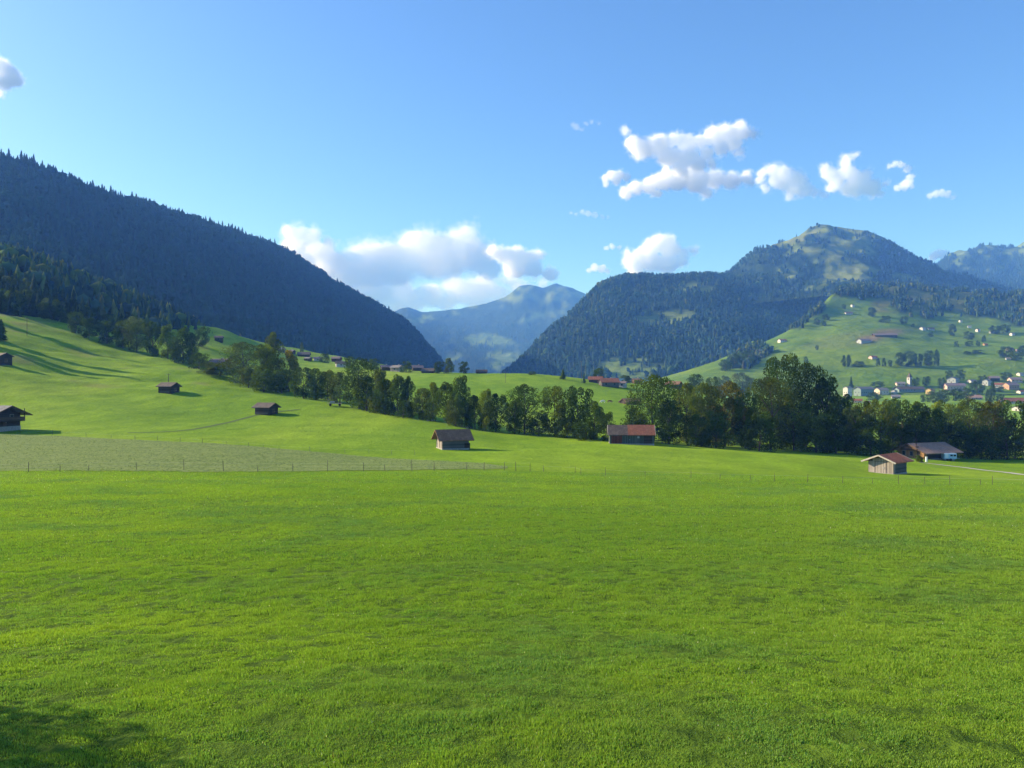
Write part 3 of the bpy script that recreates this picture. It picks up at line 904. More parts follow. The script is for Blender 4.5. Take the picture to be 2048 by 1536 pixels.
    cloud('pale low wisp beside the puffy cloud over the wooded hill', 12600, [(1178, 541, 6), (1190, 536, 9), (1204, 537, 9), (1216, 542, 6), (1212, 496, 4), (1224, 493, 6), (1236, 496, 5)], 0.8, 2.1)

# ------------------------------------------------------------------ spruce templates and forest masses


def spruce_tpl(rng, tiers, pts, ragged=0.25, slim=1.0):
    """unit height conifer crown: drooping star-shaped tiers"""
    V, Fc = [], []
    for t in range(tiers):
        f = t / tiers
        z0 = 0.08 + 0.90 * f; z1 = min(1.0, z0 + 1.55 / tiers + 0.05)
        r = (0.17 * (1 - f) ** 0.85 + 0.012) * slim * (1 + rng.uniform(-0.12, 0.12))
        b = len(V); off = rng.uniform(0, 6.28)
        V.append((rng.uniform(-.006, .006), rng.uniform(-.006, .006), z1))
        for k in range(pts):
            a = off + 2 * math.pi * k / pts + rng.uniform(-0.2, 0.2)
            rr = r * (1.0 if k % 2 == 0 or pts < 9 else 0.58) * (1 + rng.uniform(-ragged, ragged))
            V.append((math.cos(a) * rr, math.sin(a) * rr, z0 - (0.025 if k % 2 == 0 else -0.01) + rng.uniform(-0.012, 0.012)))
        for k in range(pts):
            Fc.append((b, b + 1 + k, b + 1 + (k + 1) % pts))
    return np.array(V), np.array(Fc)


def blob_tpl(rng, n=9):
    """small far broadleaf: irregular clump of a few lumps"""
    bm = bmesh.new()
    for k in range(n):
        a = rng.uniform(0, 6.28); rr = rng.uniform(0, .26); z = rng.uniform(.28, .82)
        s = rng.uniform(.14, .24)
        bmesh.ops.create_icosphere(bm, subdivisions=1, radius=s, matrix=Matrix.Translation((math.cos(a) * rr, math.sin(a) * rr, z)))
    for v in bm.verts: v.co += Vector((rng.uniform(-1, 1), rng.uniform(-1, 1), rng.uniform(-1, 1))) * 0.045
    bm.verts.ensure_lookup_table(); bm.verts.index_update()
    V = np.array([v.co for v in bm.verts]); Fc = np.array([[v.index for v in f.verts] for f in bm.faces]); bm.free()
    return V, Fc


def mass(name, label, pts, heights, tpls, cols, rng, jit=1.0):
    """many far trees as one object"""
    Vs, Fs, Cs, off = [], [], [], 0
    n = len(pts); which = rng.integers(0, len(tpls), n); rot = rng.random(n) * 6.283
    wid = rng.uniform(0.8, 1.25, n); cj = (1 + jit * (rng.uniform(0.65, 1.4, (n, 1)) - 1)) * (1 + rng.normal(0, 0.08, (n, 3)))
    ci = rng.integers(0, len(cols), n)
    cols = np.array(cols)
    cj = cj * np.clip(1 + 0.55 * min(1.0, jit) * fbm(pts[:, 0] / 160, pts[:, 1] / 160, octv=3), 0.55, 1.6)[:, None]     # broad lit and dark areas of the woods, put into the tint
    for t, (TV, TF) in enumerate(tpls):
        s = np.where(which == t)[0]
        if not len(s): continue
        c, sn = np.cos(rot[s])[:, None], np.sin(rot[s])[:, None]
        h = heights[s][:, None]; wd = wid[s][:, None]
        X = (TV[None, :, 0] * c - TV[None, :, 1] * sn) * h * wd + pts[s, 0:1]
        Y = (TV[None, :, 0] * sn + TV[None, :, 1] * c) * h * wd + pts[s, 1:2]
        Z = TV[None, :, 2] * h + pts[s, 2:3] - 0.5
        Vs.append(np.stack([X, Y, Z], -1).reshape(-1, 3))
        Fs.append((TF[None] + (np.arange(len(s)) * len(TV))[:, None, None] + off).reshape(-1, 3))
        Cs.append(np.repeat(np.clip(cols[ci[s]] * cj[s], 0, 1), len(TV), 0))
        off += len(s) * len(TV)
    me = np_mesh(name, np.concatenate(Vs), np.concatenate(Fs), 3, [M_FOREST], {'tint': np.concatenate(Cs)})
    return tag(obj(name, me), label, 'forest', kind='stuff')


_r = random.Random(3)
LOW = [spruce_tpl(_r, 4, 6, 0.3) for _ in range(4)]
LOW2 = LOW[:3] + [blob_tpl(_r, 4)]
SPR = [(0.018, 0.040, 0.034), (0.024, 0.048, 0.036), (0.014, 0.034, 0.030), (0.030, 0.056, 0.036)]
MIXF = SPR + [(0.05, 0.075, 0.02), (0.065, 0.085, 0.025)]
if FORESTS:
    rg = np.random.default_rng(5)
    def clumpy(p, sc, lo=0.75, hi=1.25):
        return np.clip(1 + 0.6 * fbm(p[:, 0] / sc, p[:, 1] / sc, octv=3), lo, hi)
    p = left_mtn.scatter(27000, rg, pmin=-400)
    mass('mountain_forest', 'dense dark spruce forest covering the left mountain', p, rg.uniform(13, 25, len(p)) * clumpy(p, 70, 0.6, 1.35), LOW2, [(0.017, 0.040, 0.024), (0.020, 0.044, 0.027)], rg, 0.22)
    p = spur.scatter(2600, rg, pmin=-300)
    p = p[p[:, 1] > 520]
    mass('spur_forest', 'darker mixed wood on the spur at the foot of the left mountain', p, rg.uniform(13, 23, len(p)), LOW2, MIXF, rg)
    p = forest_mtn.scatter(17000, rg)
    mass('hill_forest', 'blue-green mixed forest on the steep wooded hill', p, rg.uniform(12, 22, len(p)) * clumpy(p, 90, 0.6, 1.35), LOW2, MIXF[:5], rg, 0.6)
    p = hill.scatter(5200, rg)
    mass('hillside_wood', 'mottled woods along the top of the green hillside', p, rg.uniform(8, 16, len(p)), LOW2, MIXF, rg)
    p = peak.scatter(4200, rg, pmin=1400, pmax=2120)
    mass('alpine_forest', 'dark conifer woods on the slopes of the high peak', p, rg.uniform(9, 18, len(p)) * clumpy(p, 120, 0.6), LOW2, SPR, rg)
    p = far_right.scatter(2500, rg, pmin=1850, pmax=2120)
    mass('far_ridge_forest', 'dark woods on the far right-hand ridge', p, rg.uniform(14, 24, len(p)), LOW, SPR, rg)
    p = distant.scatter(2200, rg, pmin=740, pmax=1240)
    p = p[CY - (p[:, 2] - ZC) * F / p[:, 1] > 650]
    mass('distant_forest', 'hazy blue woods on the distant mountain', p, rg.uniform(16, 28, len(p)), LOW, SPR, rg)
# ------------------------------------------------------------------ small mesh kit


class MB:
    def __init__(self): self.bm = bmesh.new()

    def box(self, c, s, rz=0.0, rx=0.0, ry=0.0, bev=0.0):
        m = Matrix.Translation(c) @ Matrix.Rotation(rz, 4, 'Z') @ Matrix.Rotation(ry, 4, 'Y') @ Matrix.Rotation(rx, 4, 'X') @ Matrix.Diagonal((s[0], s[1], s[2], 1))
        r = bmesh.ops.create_cube(self.bm, size=1.0, matrix=m)
        if bev:
            ed = list({e for v in r['verts'] for e in v.link_edges})
            bmesh.ops.bevel(self.bm, geom=ed, offset=bev, segments=2, affect='EDGES')
        return self

    def poly(self, pts, faces):
        vs = [self.bm.verts.new(p) for p in pts]
        for f in faces: self.bm.faces.new([vs[i] for i in f])
        return self

    def tube(self, pts, radii, n=7):
        rings = []
        for i, p in enumerate(pts):
            p = Vector(p)
            d = (Vector(pts[min(i + 1, len(pts) - 1)]) - Vector(pts[max(i - 1, 0)])).normalized()
            a = d.orthogonal().normalized(); b = d.cross(a)
            rings.append([self.bm.verts.new(p + (a * math.cos(k / n * 6.2832) + b * math.sin(k / n * 6.2832)) * radii[i]) for k in range(n)])
        for r0, r1 in zip(rings, rings[1:]):
            for k in range(n): self.bm.faces.new((r0[k], r0[(k + 1) % n], r1[(k + 1) % n], r1[k]))
        self.bm.faces.new(rings[-1]); self.bm.faces.new(rings[0][::-1])
        return self

    def mesh(self, name, mats, smooth=False):
        bmesh.ops.recalc_face_normals(self.bm, faces=self.bm.faces[:])
        me = bpy.data.meshes.new(name); self.bm.to_mesh(me); self.bm.free()
        for m in (mats if isinstance(mats, (list, tuple)) else [mats]): me.materials.append(m)
        if smooth: me.polygons.foreach_set('use_smooth', np.ones(len(me.polygons), bool))
        return me

    def build(self, name, mats, parent=None, smooth=False): return obj(name, self.mesh(name, mats, smooth), parent)


# ------------------------------------------------------------------ houses and barns
FARSCALE = 1.0


def house(name, label, cat, base, L, W, H, pitch, yaw, wall, roof, over=0.7, gover=0.6, group=None, win=(), door=(), plinth=None,
          chim=(), barge=None, sink=1.2, panels=(), balcony=None, win_detail=False, roof_part=None):
    """ridge along local x; local -y is the long side that faces the viewer at yaw 0"""
    t = math.tan(R(pitch)); hw, hl = W / 2, L / 2
    e = tag(empty(name, base, yaw), label, cat, group)
    zr = H + hw * t
    prof = [(-hw, -sink), (hw, -sink), (hw, H), (0, zr), (-hw, H)]
    pts = [(-hl, y, z) for y, z in prof] + [(hl, y, z) for y, z in prof]
    fc = [(0, 1, 2, 3, 4), (9, 8, 7, 6, 5)] + [(i, i + 5, (i + 1) % 5 + 5, (i + 1) % 5) for i in range(5)]
    MB().poly(pts, fc).build('wall', wall, e)
    th = 0.16 + 0.004 * W
    def roof_mesh(x0, x1, mat, nm, lift=0.0):
        ye = hw + over; z0 = 0.03 + lift
        ze = H - over * t + z0
        low = [(-ye, ze), (0, zr + z0), (ye, ze)]; up = [(ye, ze + th), (0, zr + z0 + th * 1.15), (-ye, ze + th)]
        p6 = low + up
        pts = [(x0, y, z) for y, z in p6] + [(x1, y, z) for y, z in p6]
        fc = [(0, 1, 4, 5), (1, 2, 3, 4), (6, 11, 10, 7), (7, 10, 9, 8)] + [(i, (i + 1) % 6, (i + 1) % 6 + 6, i + 6) for i in range(6)]
        return MB().poly(pts, fc).build(nm, mat, e)
    x0, x1 = -hl - gover, hl + gover
    if roof_part:                                            # a second covering on part of the length
        xs_ = x0 + (x1 - x0) * roof_part[0]
        r_ = roof_mesh(x0, xs_, roof, 'roof'); r2 = roof_mesh(xs_ + 0.01, x1, roof_part[1], 'roof', 0.03)
        r_['label'] = roof_part[2]; r2['label'] = roof_part[3]
    else:
        r_ = roof_mesh(x0, x1, roof, 'roof')
    for cx_, cy_, ch in chim:
        zz = zr - abs(cy_) * t
        MB().box((cx_, cy_, zz + ch / 2 - 0.2), (0.7, 0.6, ch + 0.4)).box((cx_, cy_, zz + ch + 0.06), (0.86, 0.76, 0.1)).build('chimney', P_STONE, r_)
    if plinth:
        MB().box((0, 0, (plinth - sink) / 2), (L + 0.14, W + 0.14, plinth + sink)).build('plinth', P_STONE, e)
    def place(face, u, v, off):
        return {'front': ((u, -hw - off, v), 0), 'back': ((u, hw + off, v), 0), 'left': ((-hl - off, -u, v), R(90)), 'right': ((hl + off, u, v), R(90))}[face]
    for face, u, v, w_, h_, kind in win:
        c, rz = place(face, u, v + h_ / 2, 0.02)
        if kind == 'pane' or not win_detail:
            MB().box(c, (w_, 0.10, h_), rz).build('window', P_GLASS, e)
        else:
            fr = MB()
            fr.box(c, (w_ + 0.16, 0.10, h_ + 0.16), rz)
            o = fr.build('window', W_TRIM, e)
            c2, _ = place(face, u, v + h_ / 2, 0.07)
            c3 = Vector(c2)
            MB().box(c3, (w_, 0.06, h_), rz).build('pane', P_GLASS, o)
    for face, u, w_, h_, mat in door:
        v0 = plinth or 0.0
        c, rz = place(face, u, v0 + h_ / 2, 0.03)
        d = MB().box(c, (w_, 0.10, h_), rz).build('door', mat, e)
        c2, _ = place(face, u + w_ * 0.32, v0 + h_ * 0.48, 0.10)
        if win_detail: MB().box(c2, (0.06, 0.1, 0.22), rz).build('handle', P_METAL, d)
    for face, u, v, w_, h_, mat, nm in panels:
        c, rz = place(face, u, v + h_ / 2, 0.015)
        MB().box(c, (w_, 0.07, h_), rz).build(nm, mat, e)
    if barge:
        ye = hw + over; ln = ye / math.cos(R(pitch))
        for sx in (-1, 1):
            for sy in (-1, 1):
                cz = zr - ye / 2 * t + 0.03 + th * 0.45
                MB().box((sx * (hl + gover + 0.045), sy * ye / 2, cz), (0.08, ln, 0.26), 0, -sy * R(pitch)).build('bargeboard', barge, r_)
    if balcony:
        face, v, w_, dep = balcony
        b = MB()
        if face == 'left': cx_ = -hl - dep / 2
        else: cx_ = hl + dep / 2
        b.box((cx_, 0, v - 0.08), (dep, w_, 0.16))
        o = b.build('balcony', W_DARK, e)
        rl = MB()
        sx = -1 if face == 'left' else 1
        rl.box((cx_ + sx * (dep / 2 - 0.05), 0, v + 0.5), (0.08, w_, 0.85)).box((cx_, -w_ / 2 + 0.05, v + 0.5), (dep - 0.1, 0.08, 0.85)).box((cx_, w_ / 2 - 0.05, v + 0.5), (dep - 0.1, 0.08, 0.85))
        rl.build('railing', W_BROWN, o)
        for sy in (-1, 1): MB().box((cx_ + sx * (dep / 2 - 0.1), sy * (w_ / 2 - 0.1), v + 1.5), (0.14, 0.14, 2.9)).build('balcony_post', W_DARK, o)
    return e


def at(px, py, back=0.0, sheet=None):
    """the spot on the ground seen at this pixel, moved a little farther along the line of sight"""
    if sheet is None and px > 1660 and py < 791: sheet = hill
    p = ghit(px, py) if sheet is None else sheet.hit(px, py)
    if back:
        d = p.y + back
        x = (px - CX) / F * d
        z = gz(x, d)[0] if sheet is None else sheet.hit(px, py - 0.5).z
        p = Vector((x, d, z))
    return p


def mpx(p, n): return n * p.y / F         # metres covered by n photo pixels at p


BARNS = 'wooden hay barns in the meadows'
# hay shed at the right, gable to the sun
p = at(1775, 948, 3.2)
e = house('hay_shed', 'weathered grey hay shed with a rusty red roof, beside the farm track', 'barn', p, 5.4, 4.5, 2.45, 22, R(41), W_GREYLOG, RF_RUST, 0.85, 1.0,
          BARNS, door=[('left', 0.0, 1.9, 1.95, W_GREY)], panels=[('left', -1.65, 0.3, 1.15, 2.0, W_GREY, 'board_panel'), ('left', 1.65, 0.3, 1.15, 2.0, W_GREY, 'board_panel'),
          ('left', 0.0, 2.32, 2.9, 0.55, W_GREY, 'gable_boards'), ('front', -2.35, 0.3, 0.5, 2.0, W_GREY, 'corner_board')], plinth=0.28, barge=W_TRIM, win_detail=True)
p = at(905, 900, 3.0)
house('hay_barn', 'hay barn with a wide brown roof before the middle of the tree line', 'barn', p, 5.7, 4.8, 2.3, 33, R(20), W_GREYLOG, RF_BROWN, 0.8, 0.95,
      BARNS, door=[('left', -0.3, 1.5, 1.7, W_GREY)], panels=[('left', 1.4, 0.2, 1.2, 2.0, W_GREY, 'board_panel'), ('front', 2.5, 0.05, 1.2, 1.3, W_DARK, 'hatch')], plinth=0.3, win_detail=True)
p = at(1262, 889, 3.4)
house('cow_barn', 'long barn half grey, half rust red roof, between two tree groups', 'barn', p, 10.6, 5.6, 2.5, 34, R(-5), W_GREEN, RF_DARK, 0.55, 0.35,
      BARNS, panels=[('front', -3.6, 0.05, 2.6, 2.1, W_RED, 'board_panel'), ('front', 3.9, 0.05, 2.0, 2.15, W_DARK, 'board_panel'), ('front', 1.6, 1.55, 0.5, 0.45, P_GREY, 'hatch')],
      door=[('front', -1.0, 1.6, 2.0, W_GREEN)], plinth=0.25, barge=W_TRIM, win_detail=True, roof_part=(0.42, RF_DULL, 'old grey shingle half of the roof', 'rust red tiled half of the roof'))
p = at(533, 831, 3.0)
house('log_hut', 'near-black log hut alone on the lower slope, mown path leading to it', 'barn', p, 5.3, 4.2, 2.2, 27, R(-22), W_DARK, RF_DARK, 0.7, 0.75,
      BARNS, door=[('right', 0.0, 1.3, 1.7, W_BROWN)], panels=[('front', -0.2, 0.0, 4.8, 0.5, W_GREYLOG, 'sill_logs')], win_detail=True)
p = at(338, 788, 3.0)
house('log_hut', 'small dark log hut high on the sloping meadow, below the wood edge', 'barn', p, 5.4, 4.4, 2.3, 27, R(-18), W_DARK, RF_DARK, 0.65, 0.7,
      BARNS, door=[('right', 0.0, 1.2, 1.7, W_BROWN)], panels=[('front', 0.0, 0.0, 4.2, 0.45, W_GREYLOG, 'sill_logs')], win_detail=True)
p = at(6, 732, 3.0)
house('log_hut', 'dark hut cut by the left edge, throwing a long shadow down the slope', 'barn', p, 5.2, 4.4, 2.6, 26, R(-35), W_DARK, RF_DARK, 0.6, 0.6,
      BARNS, door=[('right', 0.0, 1.2, 1.7, W_BROWN)], win_detail=True)
# chalet behind the hay shed
p = at(1852, 919, 6.0)
house('farmhouse', 'honey coloured wooden farmhouse under a broad mauve-brown roof, behind the hay shed', 'house', p, 10.2, 8.2, 2.3, 21, R(20), W_HONEY, RF_TAN, 1.6, 1.3,
      win=[('left', -2.2, 0.9, 0.9, 1.1, 'w'), ('left', 0.2, 0.9, 0.9, 1.1, 'w'), ('left', 0.0, 2.6, 0.9, 0.9, 'w'), ('front', 1.0, 0.9, 0.9, 1.0, 'w')],
      door=[('left', 2.4, 1.0, 1.9, W_BROWN)], panels=[('front', 0.4, 0.06, 9.0, 2.2, W_DARK, 'wall_boards')], plinth=0.35, barge=W_BROWN, win_detail=True, balcony=('left', 2.5, 5.0, 0.9))
# chalet at the left edge
p = at(-28, 866, 6.5)
house('chalet', 'big dark chalet with a balcony, cut off by the left edge of the view', 'house', p, 11.0, 9.0, 4.1, 22, R(-14), W_DARK, RF_GREY, 1.3, 2.3,
      win=[('front', 2.8, 1.0, 1.3, 0.7, 'w'), ('front', 0.0, 1.0, 1.3, 0.7, 'w'), ('right', -2.0, 2.9, 0.9, 1.0, 'w'), ('right', 2.0, 2.9, 0.9, 1.0, 'w')],
      door=[('right', 0.0, 1.0, 2.0, W_BROWN)], plinth=1.1, barge=W_BROWN, balcony=('right', 2.45, 8.2, 1.9), win_detail=True)

# farms and houses farther off --------------------------------------------------
# (px, base py, width px, height px of walls, wall, roof, yaw deg, sheet, label, category, windows)
FAR = [
    # hamlet below the left mountain
    (435, 733, 38, 8, W_RED, RF_MAUVE, -12, None, 'red-brown chalet among bushes at the left end of the tree line', 'house'),
    (436, 683, 17, 8, W_DARK, RF_DARK, 10, None, 'tiny dark hut on the bright grass strip below the left wood', 'barn'),
    (560, 703, 18, 4, W_GREYLOG, RF_GREY, 10, None, 'grey-roofed house highest in the hamlet below the left mountain', 'house'),
    (580, 707, 17, 4, W_DARK, RF_MAUVE, -15, None, 'mauve-roofed house just below the highest one of the hamlet', 'house'),
    (606, 713, 26, 4, W_DARK, RF_DARK, 8, None, 'long low dark barn in the middle of the hamlet under the left mountain', 'barn'),
    (615, 722, 14, 5, W_BROWN, RF_GREY, -20, None, 'little brown house just below the long low hamlet barn', 'house'),
    (634, 722, 17, 5, P_CREAM, RF_MAUVE, 20, None, 'cream walled house in the middle of the hamlet under the left mountain', 'house'),
    (672, 724, 19, 7, W_RED, RF_MAUVE, -10, None, 'tall mauve-roofed chalet at the right end of the hamlet', 'house'),
    (680, 734, 22, 7, P_WHITE, RF_DARK, 18, None, 'white based house in front of the tall mauve-roofed chalet', 'house'),
    (770, 741, 20, 7, W_DARK, RF_MAUVE, 22, None, 'dark chalet peeping over the thick tree at the tree line', 'house'),
    (793, 743, 24, 8, W_GREY, RF_GREY, -28, None, 'grey house with a pale sunlit gable near the meadow crest', 'house'),
    (834, 742, 23, 7, W_DARK, RF_MAUVE, 15, None, 'mauve-roofed farm at the foot of the left mountain', 'house'),
    (856, 746, 28, 4, W_DARK, RF_DARK, -6, None, 'long low dark shed by the meadow crest under the mountain end', 'barn'),
    (963, 747, 24, 3, W_DARK, RF_DARK, 0, None, 'low dark roof just showing over the crest in the valley gap', 'barn'),
    # red farm on the crest
    (1192, 766, 30, 7, W_DARK, RF_DULL, -8, None, 'red-roofed farmhouse behind, left of the larger red roof on the crest', 'house'),
    (1219, 774, 40, 10, W_GREYLOG, RF_DULL, 6, None, 'larger red-roofed farm building at the front on the meadow crest', 'house'),
    (1246, 775, 16, 9, P_WHITE, RF_MAUVE, -25, None, 'small white and mauve house at the right of the red farm roofs', 'house'),
    (1262, 809, 38, 5, W_DARK, RF_BROWN, 25, None, 'brown barn half hidden behind the left side of the huge round tree', 'barn'),
    (1275, 768, 20, 7, W_BROWN, RF_BROWN, 10, None, 'brown roof just left of the top of the huge round tree', 'house'),
    (1349, 777, 32, 9, W_DARK, RF_BROWN, -30, None, 'dark roofed house with a pale eave right of the huge round tree', 'house'),
    # town on the right
    (1731, 792, 42, 14, P_TEAL, RF_GREY, 24, None, 'big grey-teal hall with a white gable at the town edge', 'building'),
    (1697, 793, 16, 17, P_WHITE, RF_GREY, 30, None, 'narrow white block left of the grey-teal hall', 'building'),
    (1718, 806, 18, 5, P_CREAM, RF_DULL, -24, None, 'cream cottage with red roof in front of the grey-teal hall', 'house'),
    (1736, 808, 13, 4, P_WHITE, RF_DULL, 30, None, 'tiny white cottage in front of the right end of the grey-teal hall', 'house'),
    (1766, 789, 24, 9, P_CREAM, RF_GREY, 12, None, 'cream flat-looking house right of the grey-teal hall', 'house'),
    (1790, 787, 12, 5, P_WHITE, RF_GREY, 38, None, 'little white house between the cream one and the long dark row', 'house'),
    (1822, 784, 60, 6, P_TEAL, RF_DARK, 3, None, 'very long low building with a dark roof below the church', 'building'),
    (1803, 772, 18, 5, P_PINK, RF_GREY, -10, None, 'pale pink house left of the church tower', 'house'),
    (1794, 797, 18, 4, W_GREY, RF_GREY, -18, None, 'low grey shed in the grass before the long dark-roofed building', 'barn'),
    (1863, 789, 16, 9, P_YELLOW, RF_BROWN, 30, None, 'yellow house at the right end of the long dark-roofed building', 'house'),
    (1913, 781, 40, 10, P_PINK, RF_MAUVE, -8, None, 'wide pinkish brown house with the grey gabled roof behind it', 'house'),
    (1910, 766, 24, 8, P_GREY, RF_GREY, 42, None, 'steep grey gabled house rising behind the wide pinkish one', 'house'),
    (1946, 766, 16, 4, P_WHITE, RF_GREY, 14, None, 'flat white house right of the wide pinkish one', 'house'),
    (1976, 771, 17, 9, P_GREY, RF_GREY, 36, None, 'pale grey gabled house left in the far right cluster of the town', 'house'),
    (1991, 763, 20, 7, W_DARK, RF_MAUVE, -12, None, 'dark mauve-roofed house topmost in the far right cluster', 'house'),
    (2002, 776, 18, 7, P_WHITE, RF_DULL, -38, None, 'white house with a small red roof, far right cluster', 'house'),
    (2026, 779, 26, 9, P_ORANGE, RF_MAUVE, 8, None, 'orange house in the far right cluster of the town', 'house'),
    (2034, 765, 24, 6, P_PINK, RF_MAUVE, -6, None, 'mauve-roofed pink house above the orange one', 'house'),
    (2042, 752, 12, 5, P_WHITE, RF_GREY, 20, None, 'little white house above all others at the right edge', 'house'),
    (2044, 787, 14, 4, P_WHITE, RF_DULL, 15, None, 'white house under a low red roof at the right edge, below the orange one', 'house'),
    (2032, 807, 44, 5, P_CREAM, RF_DULL, -5, None, 'broad red-brown roof over a cream strip of wall at the right edge', 'house'),
    (2044, 822, 26, 6, P_WHITE, RF_MAUVE, 25, None, 'mauve roof with a white wall just above the right trees', 'house'),
    (1953, 799, 26, 4, P_STONE, RF_TAN, -4, None, 'low tan roofed barn in the field behind the right trees', 'barn'),
    # chalets on the green hillside
    (1566, 684, 16, 3.5, P_WHITE, RF_BROWN, 10, hill, 'lone white chalet on the lower left of the green hillside', 'house'),
    (1706, 614, 7, 4, P_WHITE, RF_GREY, 20, hill, 'single white dot of a house high on the green hillside', 'house'),
    (1699, 629, 15, 3, P_WHITE, RF_DARK, -8, hill, 'dark-roofed farm below the single white dot of a house', 'house'),
    (1847, 661, 11, 5, P_WHITE, RF_GREY, 24, hill, 'white gabled chalet beside the bare earth patch', 'house'),
    (1864, 661, 13, 4, P_GREY, RF_DARK, -14, hill, 'grey chalet right next to the white gabled one', 'house'),
    (1922, 645, 6, 4, P_WHITE, RF_GREY, 10, hill, 'small white house under the dark wood, highest of the right hamlet', 'house'),
    (1940, 656, 7, 4, P_WHITE, RF_GREY, -20, hill, 'small white house left in the right-hand hillside hamlet', 'house'),
    (1957, 664, 8, 5, P_WHITE, RF_DULL, 18, hill, 'white house with a reddish roof in the right-hand hillside hamlet', 'house'),
    (1985, 667, 9, 4, P_GREY, RF_MAUVE, -6, hill, 'grey house among the dark trees of the right-hand hillside hamlet', 'house'),
    (2026, 671, 9, 4, P_WHITE, RF_GREY, 16, hill, 'white house at the right end of the hillside hamlet', 'house'),
    (1748, 718, 15, 4, P_PINK, RF_DULL, 14, hill, 'pinkish farmhouse among small trees left of the dark round wood', 'house'),
    (1972, 691, 8, 3, P_ORANGE, RF_BROWN, 0, hill, 'orange hut between two hedges at the right of the hillside', 'house'),
    (2022, 702, 13, 4, P_CREAM, RF_DULL, 12, hill, 'cream house with tan roof among the trees at the right edge of the hillside', 'house'),
    (2040, 704, 11, 4, P_PINK, RF_MAUVE, -10, hill, 'pink house at the right edge of the hillside', 'house'),
    (2018, 720, 10, 3, P_GREY, RF_GREY, -14, hill, 'grey barn in front of the hillside trees at the right edge', 'barn'),
    (1730, 686, 26, 5, P_GREY, RF_MAUVE, 14, hill, 'grey walled farm building below left of the bare earth patch', 'barn'),
    (1772, 674, 50, 4, W_BROWN, RF_MAUVE, -4, hill, 'very long mauve-roofed farm building on the bare earth patch', 'barn'),
    (1640, 612, 7, 3, W_BROWN, RF_BROWN, 0, hill, 'brown hut at the forest corner high on the green hillside', 'barn'),
    (1638, 645, 6, 2.5, P_GREY, RF_GREY, 10, hill, 'grey hut by three dark trees on the green hillside', 'barn'),
]
for px, py, wpx, hpx, wm, rm, yaw, sh, lab, cat in FAR:
    p = at(px, py, 0, sh)
    L = mpx(p, wpx) * 0.86; H = mpx(p, hpx)
    W = min(L * 0.85, 12.0) if abs(yaw) < 20 else min(L * 0.8, 11.0)
    p = p + Vector((0, W * 0.4, 0))
    n = max(1, int(L / 3.5)); hh = min(1.3, H * 0.36)
    win = [('front', -L / 2 + L * (k + 0.5) / n, H * 0.42, 0.9, hh, 'pane') for k in range(min(n, 6))]
    g = 'left' if yaw > 0 else 'right'
    if H > 4: win += [(g, u, H * 0.42, 0.9, hh, 'pane') for u in (-W * 0.22, W * 0.22)]
    dr = [(g, 0.0, 1.1, min(2.0, H * 0.7), W_BROWN)] if wpx > 14 else []
    house('barn' if cat == 'barn' else 'chalet' if wm in (W_DARK, W_BROWN, W_RED) else 'house' if cat == 'house' else 'hall', lab, cat, p, L, W, H, 26, R(yaw), wm, rm, 0.06 * W + 0.3, 0.05 * L + 0.2,
          None, win if wpx > 10 else [], dr, chim=[(L * 0.15, W * 0.12, 1.1)] if (cat == 'house' and wpx > 15) else ())

# church
p = at(1819, 772)
e = tag(empty('church_tower', p, R(25)), 'white church tower with a small pointed spire in the town', 'church')
s = mpx(p, 7); h = mpx(p, 17)
MB().box((0, 0, h / 2 - 1), (s, s, h + 2)).build('tower', P_WHITE, e)
MB().poly([(-s * .58, -s * .58, h), (s * .58, -s * .58, h), (s * .58, s * .58, h), (-s * .58, s * .58, h), (0, 0, h + s * 1.5)], [(0, 1, 4), (1, 2, 4), (2, 3, 4), (3, 0, 4), (3, 2, 1, 0)]).build('spire', RF_DARK, e)
MB().box((0, -s / 2, h * 0.8), (s * .3, .12, s * .5)).build('window', P_GLASS, e)
MB().box((-s / 2, 0, h * 0.8), (.12, s * .3, s * .5)).build('window', P_GLASS, e)

# ------------------------------------------------------------------ trailer by the farmhouse, milk-white gate post
p = at(1898, 921, -1.0)
e = tag(empty('trailer', p, R(-4)), 'pale blue and white box trailer parked at the right end of the farmhouse', 'trailer')
MB().box((0, 0, 1.15), (3.1, 1.8, 1.25), bev=0.08).build('body', P_BLUE, e)
b = MB().box((-0.95, -0.0, 1.3), (0.9, 1.86, 1.15), bev=0.05).build('door_panel', P_VAN, e)
MB().box((0, 0, 1.85), (3.0, 1.7, 0.16), bev=0.04).build('roof', P_VAN, e)
MB().box((2.0, 0, 0.62), (1.3, 0.1, 0.1)).box((0, 0, 0.5), (2.9, 1.5, 0.1)).build('drawbar', P_METAL, e)
for sy in (-1, 1):
    MB().tube([(0, sy * 0.72, 0.33), (0, sy * 0.95, 0.33)], [0.33, 0.33], 16).build('wheel', P_TYRE, e)
for u in (0.2, 1.0): MB().box((u, -0.92, 1.4), (0.6, 0.05, 0.4)).build('window', P_GLASS, e)
p = at(1853, 924)
e = MB().box((0, 0, 0.55), (0.42, 0.38, 1.2), bev=0.06).box((0, 0, 1.2), (0.52, 0.48, 0.1), bev=0.03).build('stone_post', P_VAN)
e.location = p; tag(e, 'short white stone post where the farm track starts', 'post')

# ------------------------------------------------------------------ poles


def pole(px, py, top, label, arm=True, r=0.13):
    p = at(px, py); h = mpx(p, py - top)
    e = tag(empty('utility_pole', p, R(20)), label, 'pole', 'wooden utility poles')
    MB().tube([(0, 0, -0.6), (0, 0, h)], [r, r * 0.7], 8).build('shaft', W_POST, e)
    if arm:
        MB().box((0, 0, h - 0.5), (1.5, 0.1, 0.12)).build('crossarm', W_POST, e)
        for u in (-0.65, 0.65): MB().tube([(u, 0, h - 0.44), (u, 0, h - 0.22)], [0.05, 0.03], 6).build('insulator', P_GREY, e)


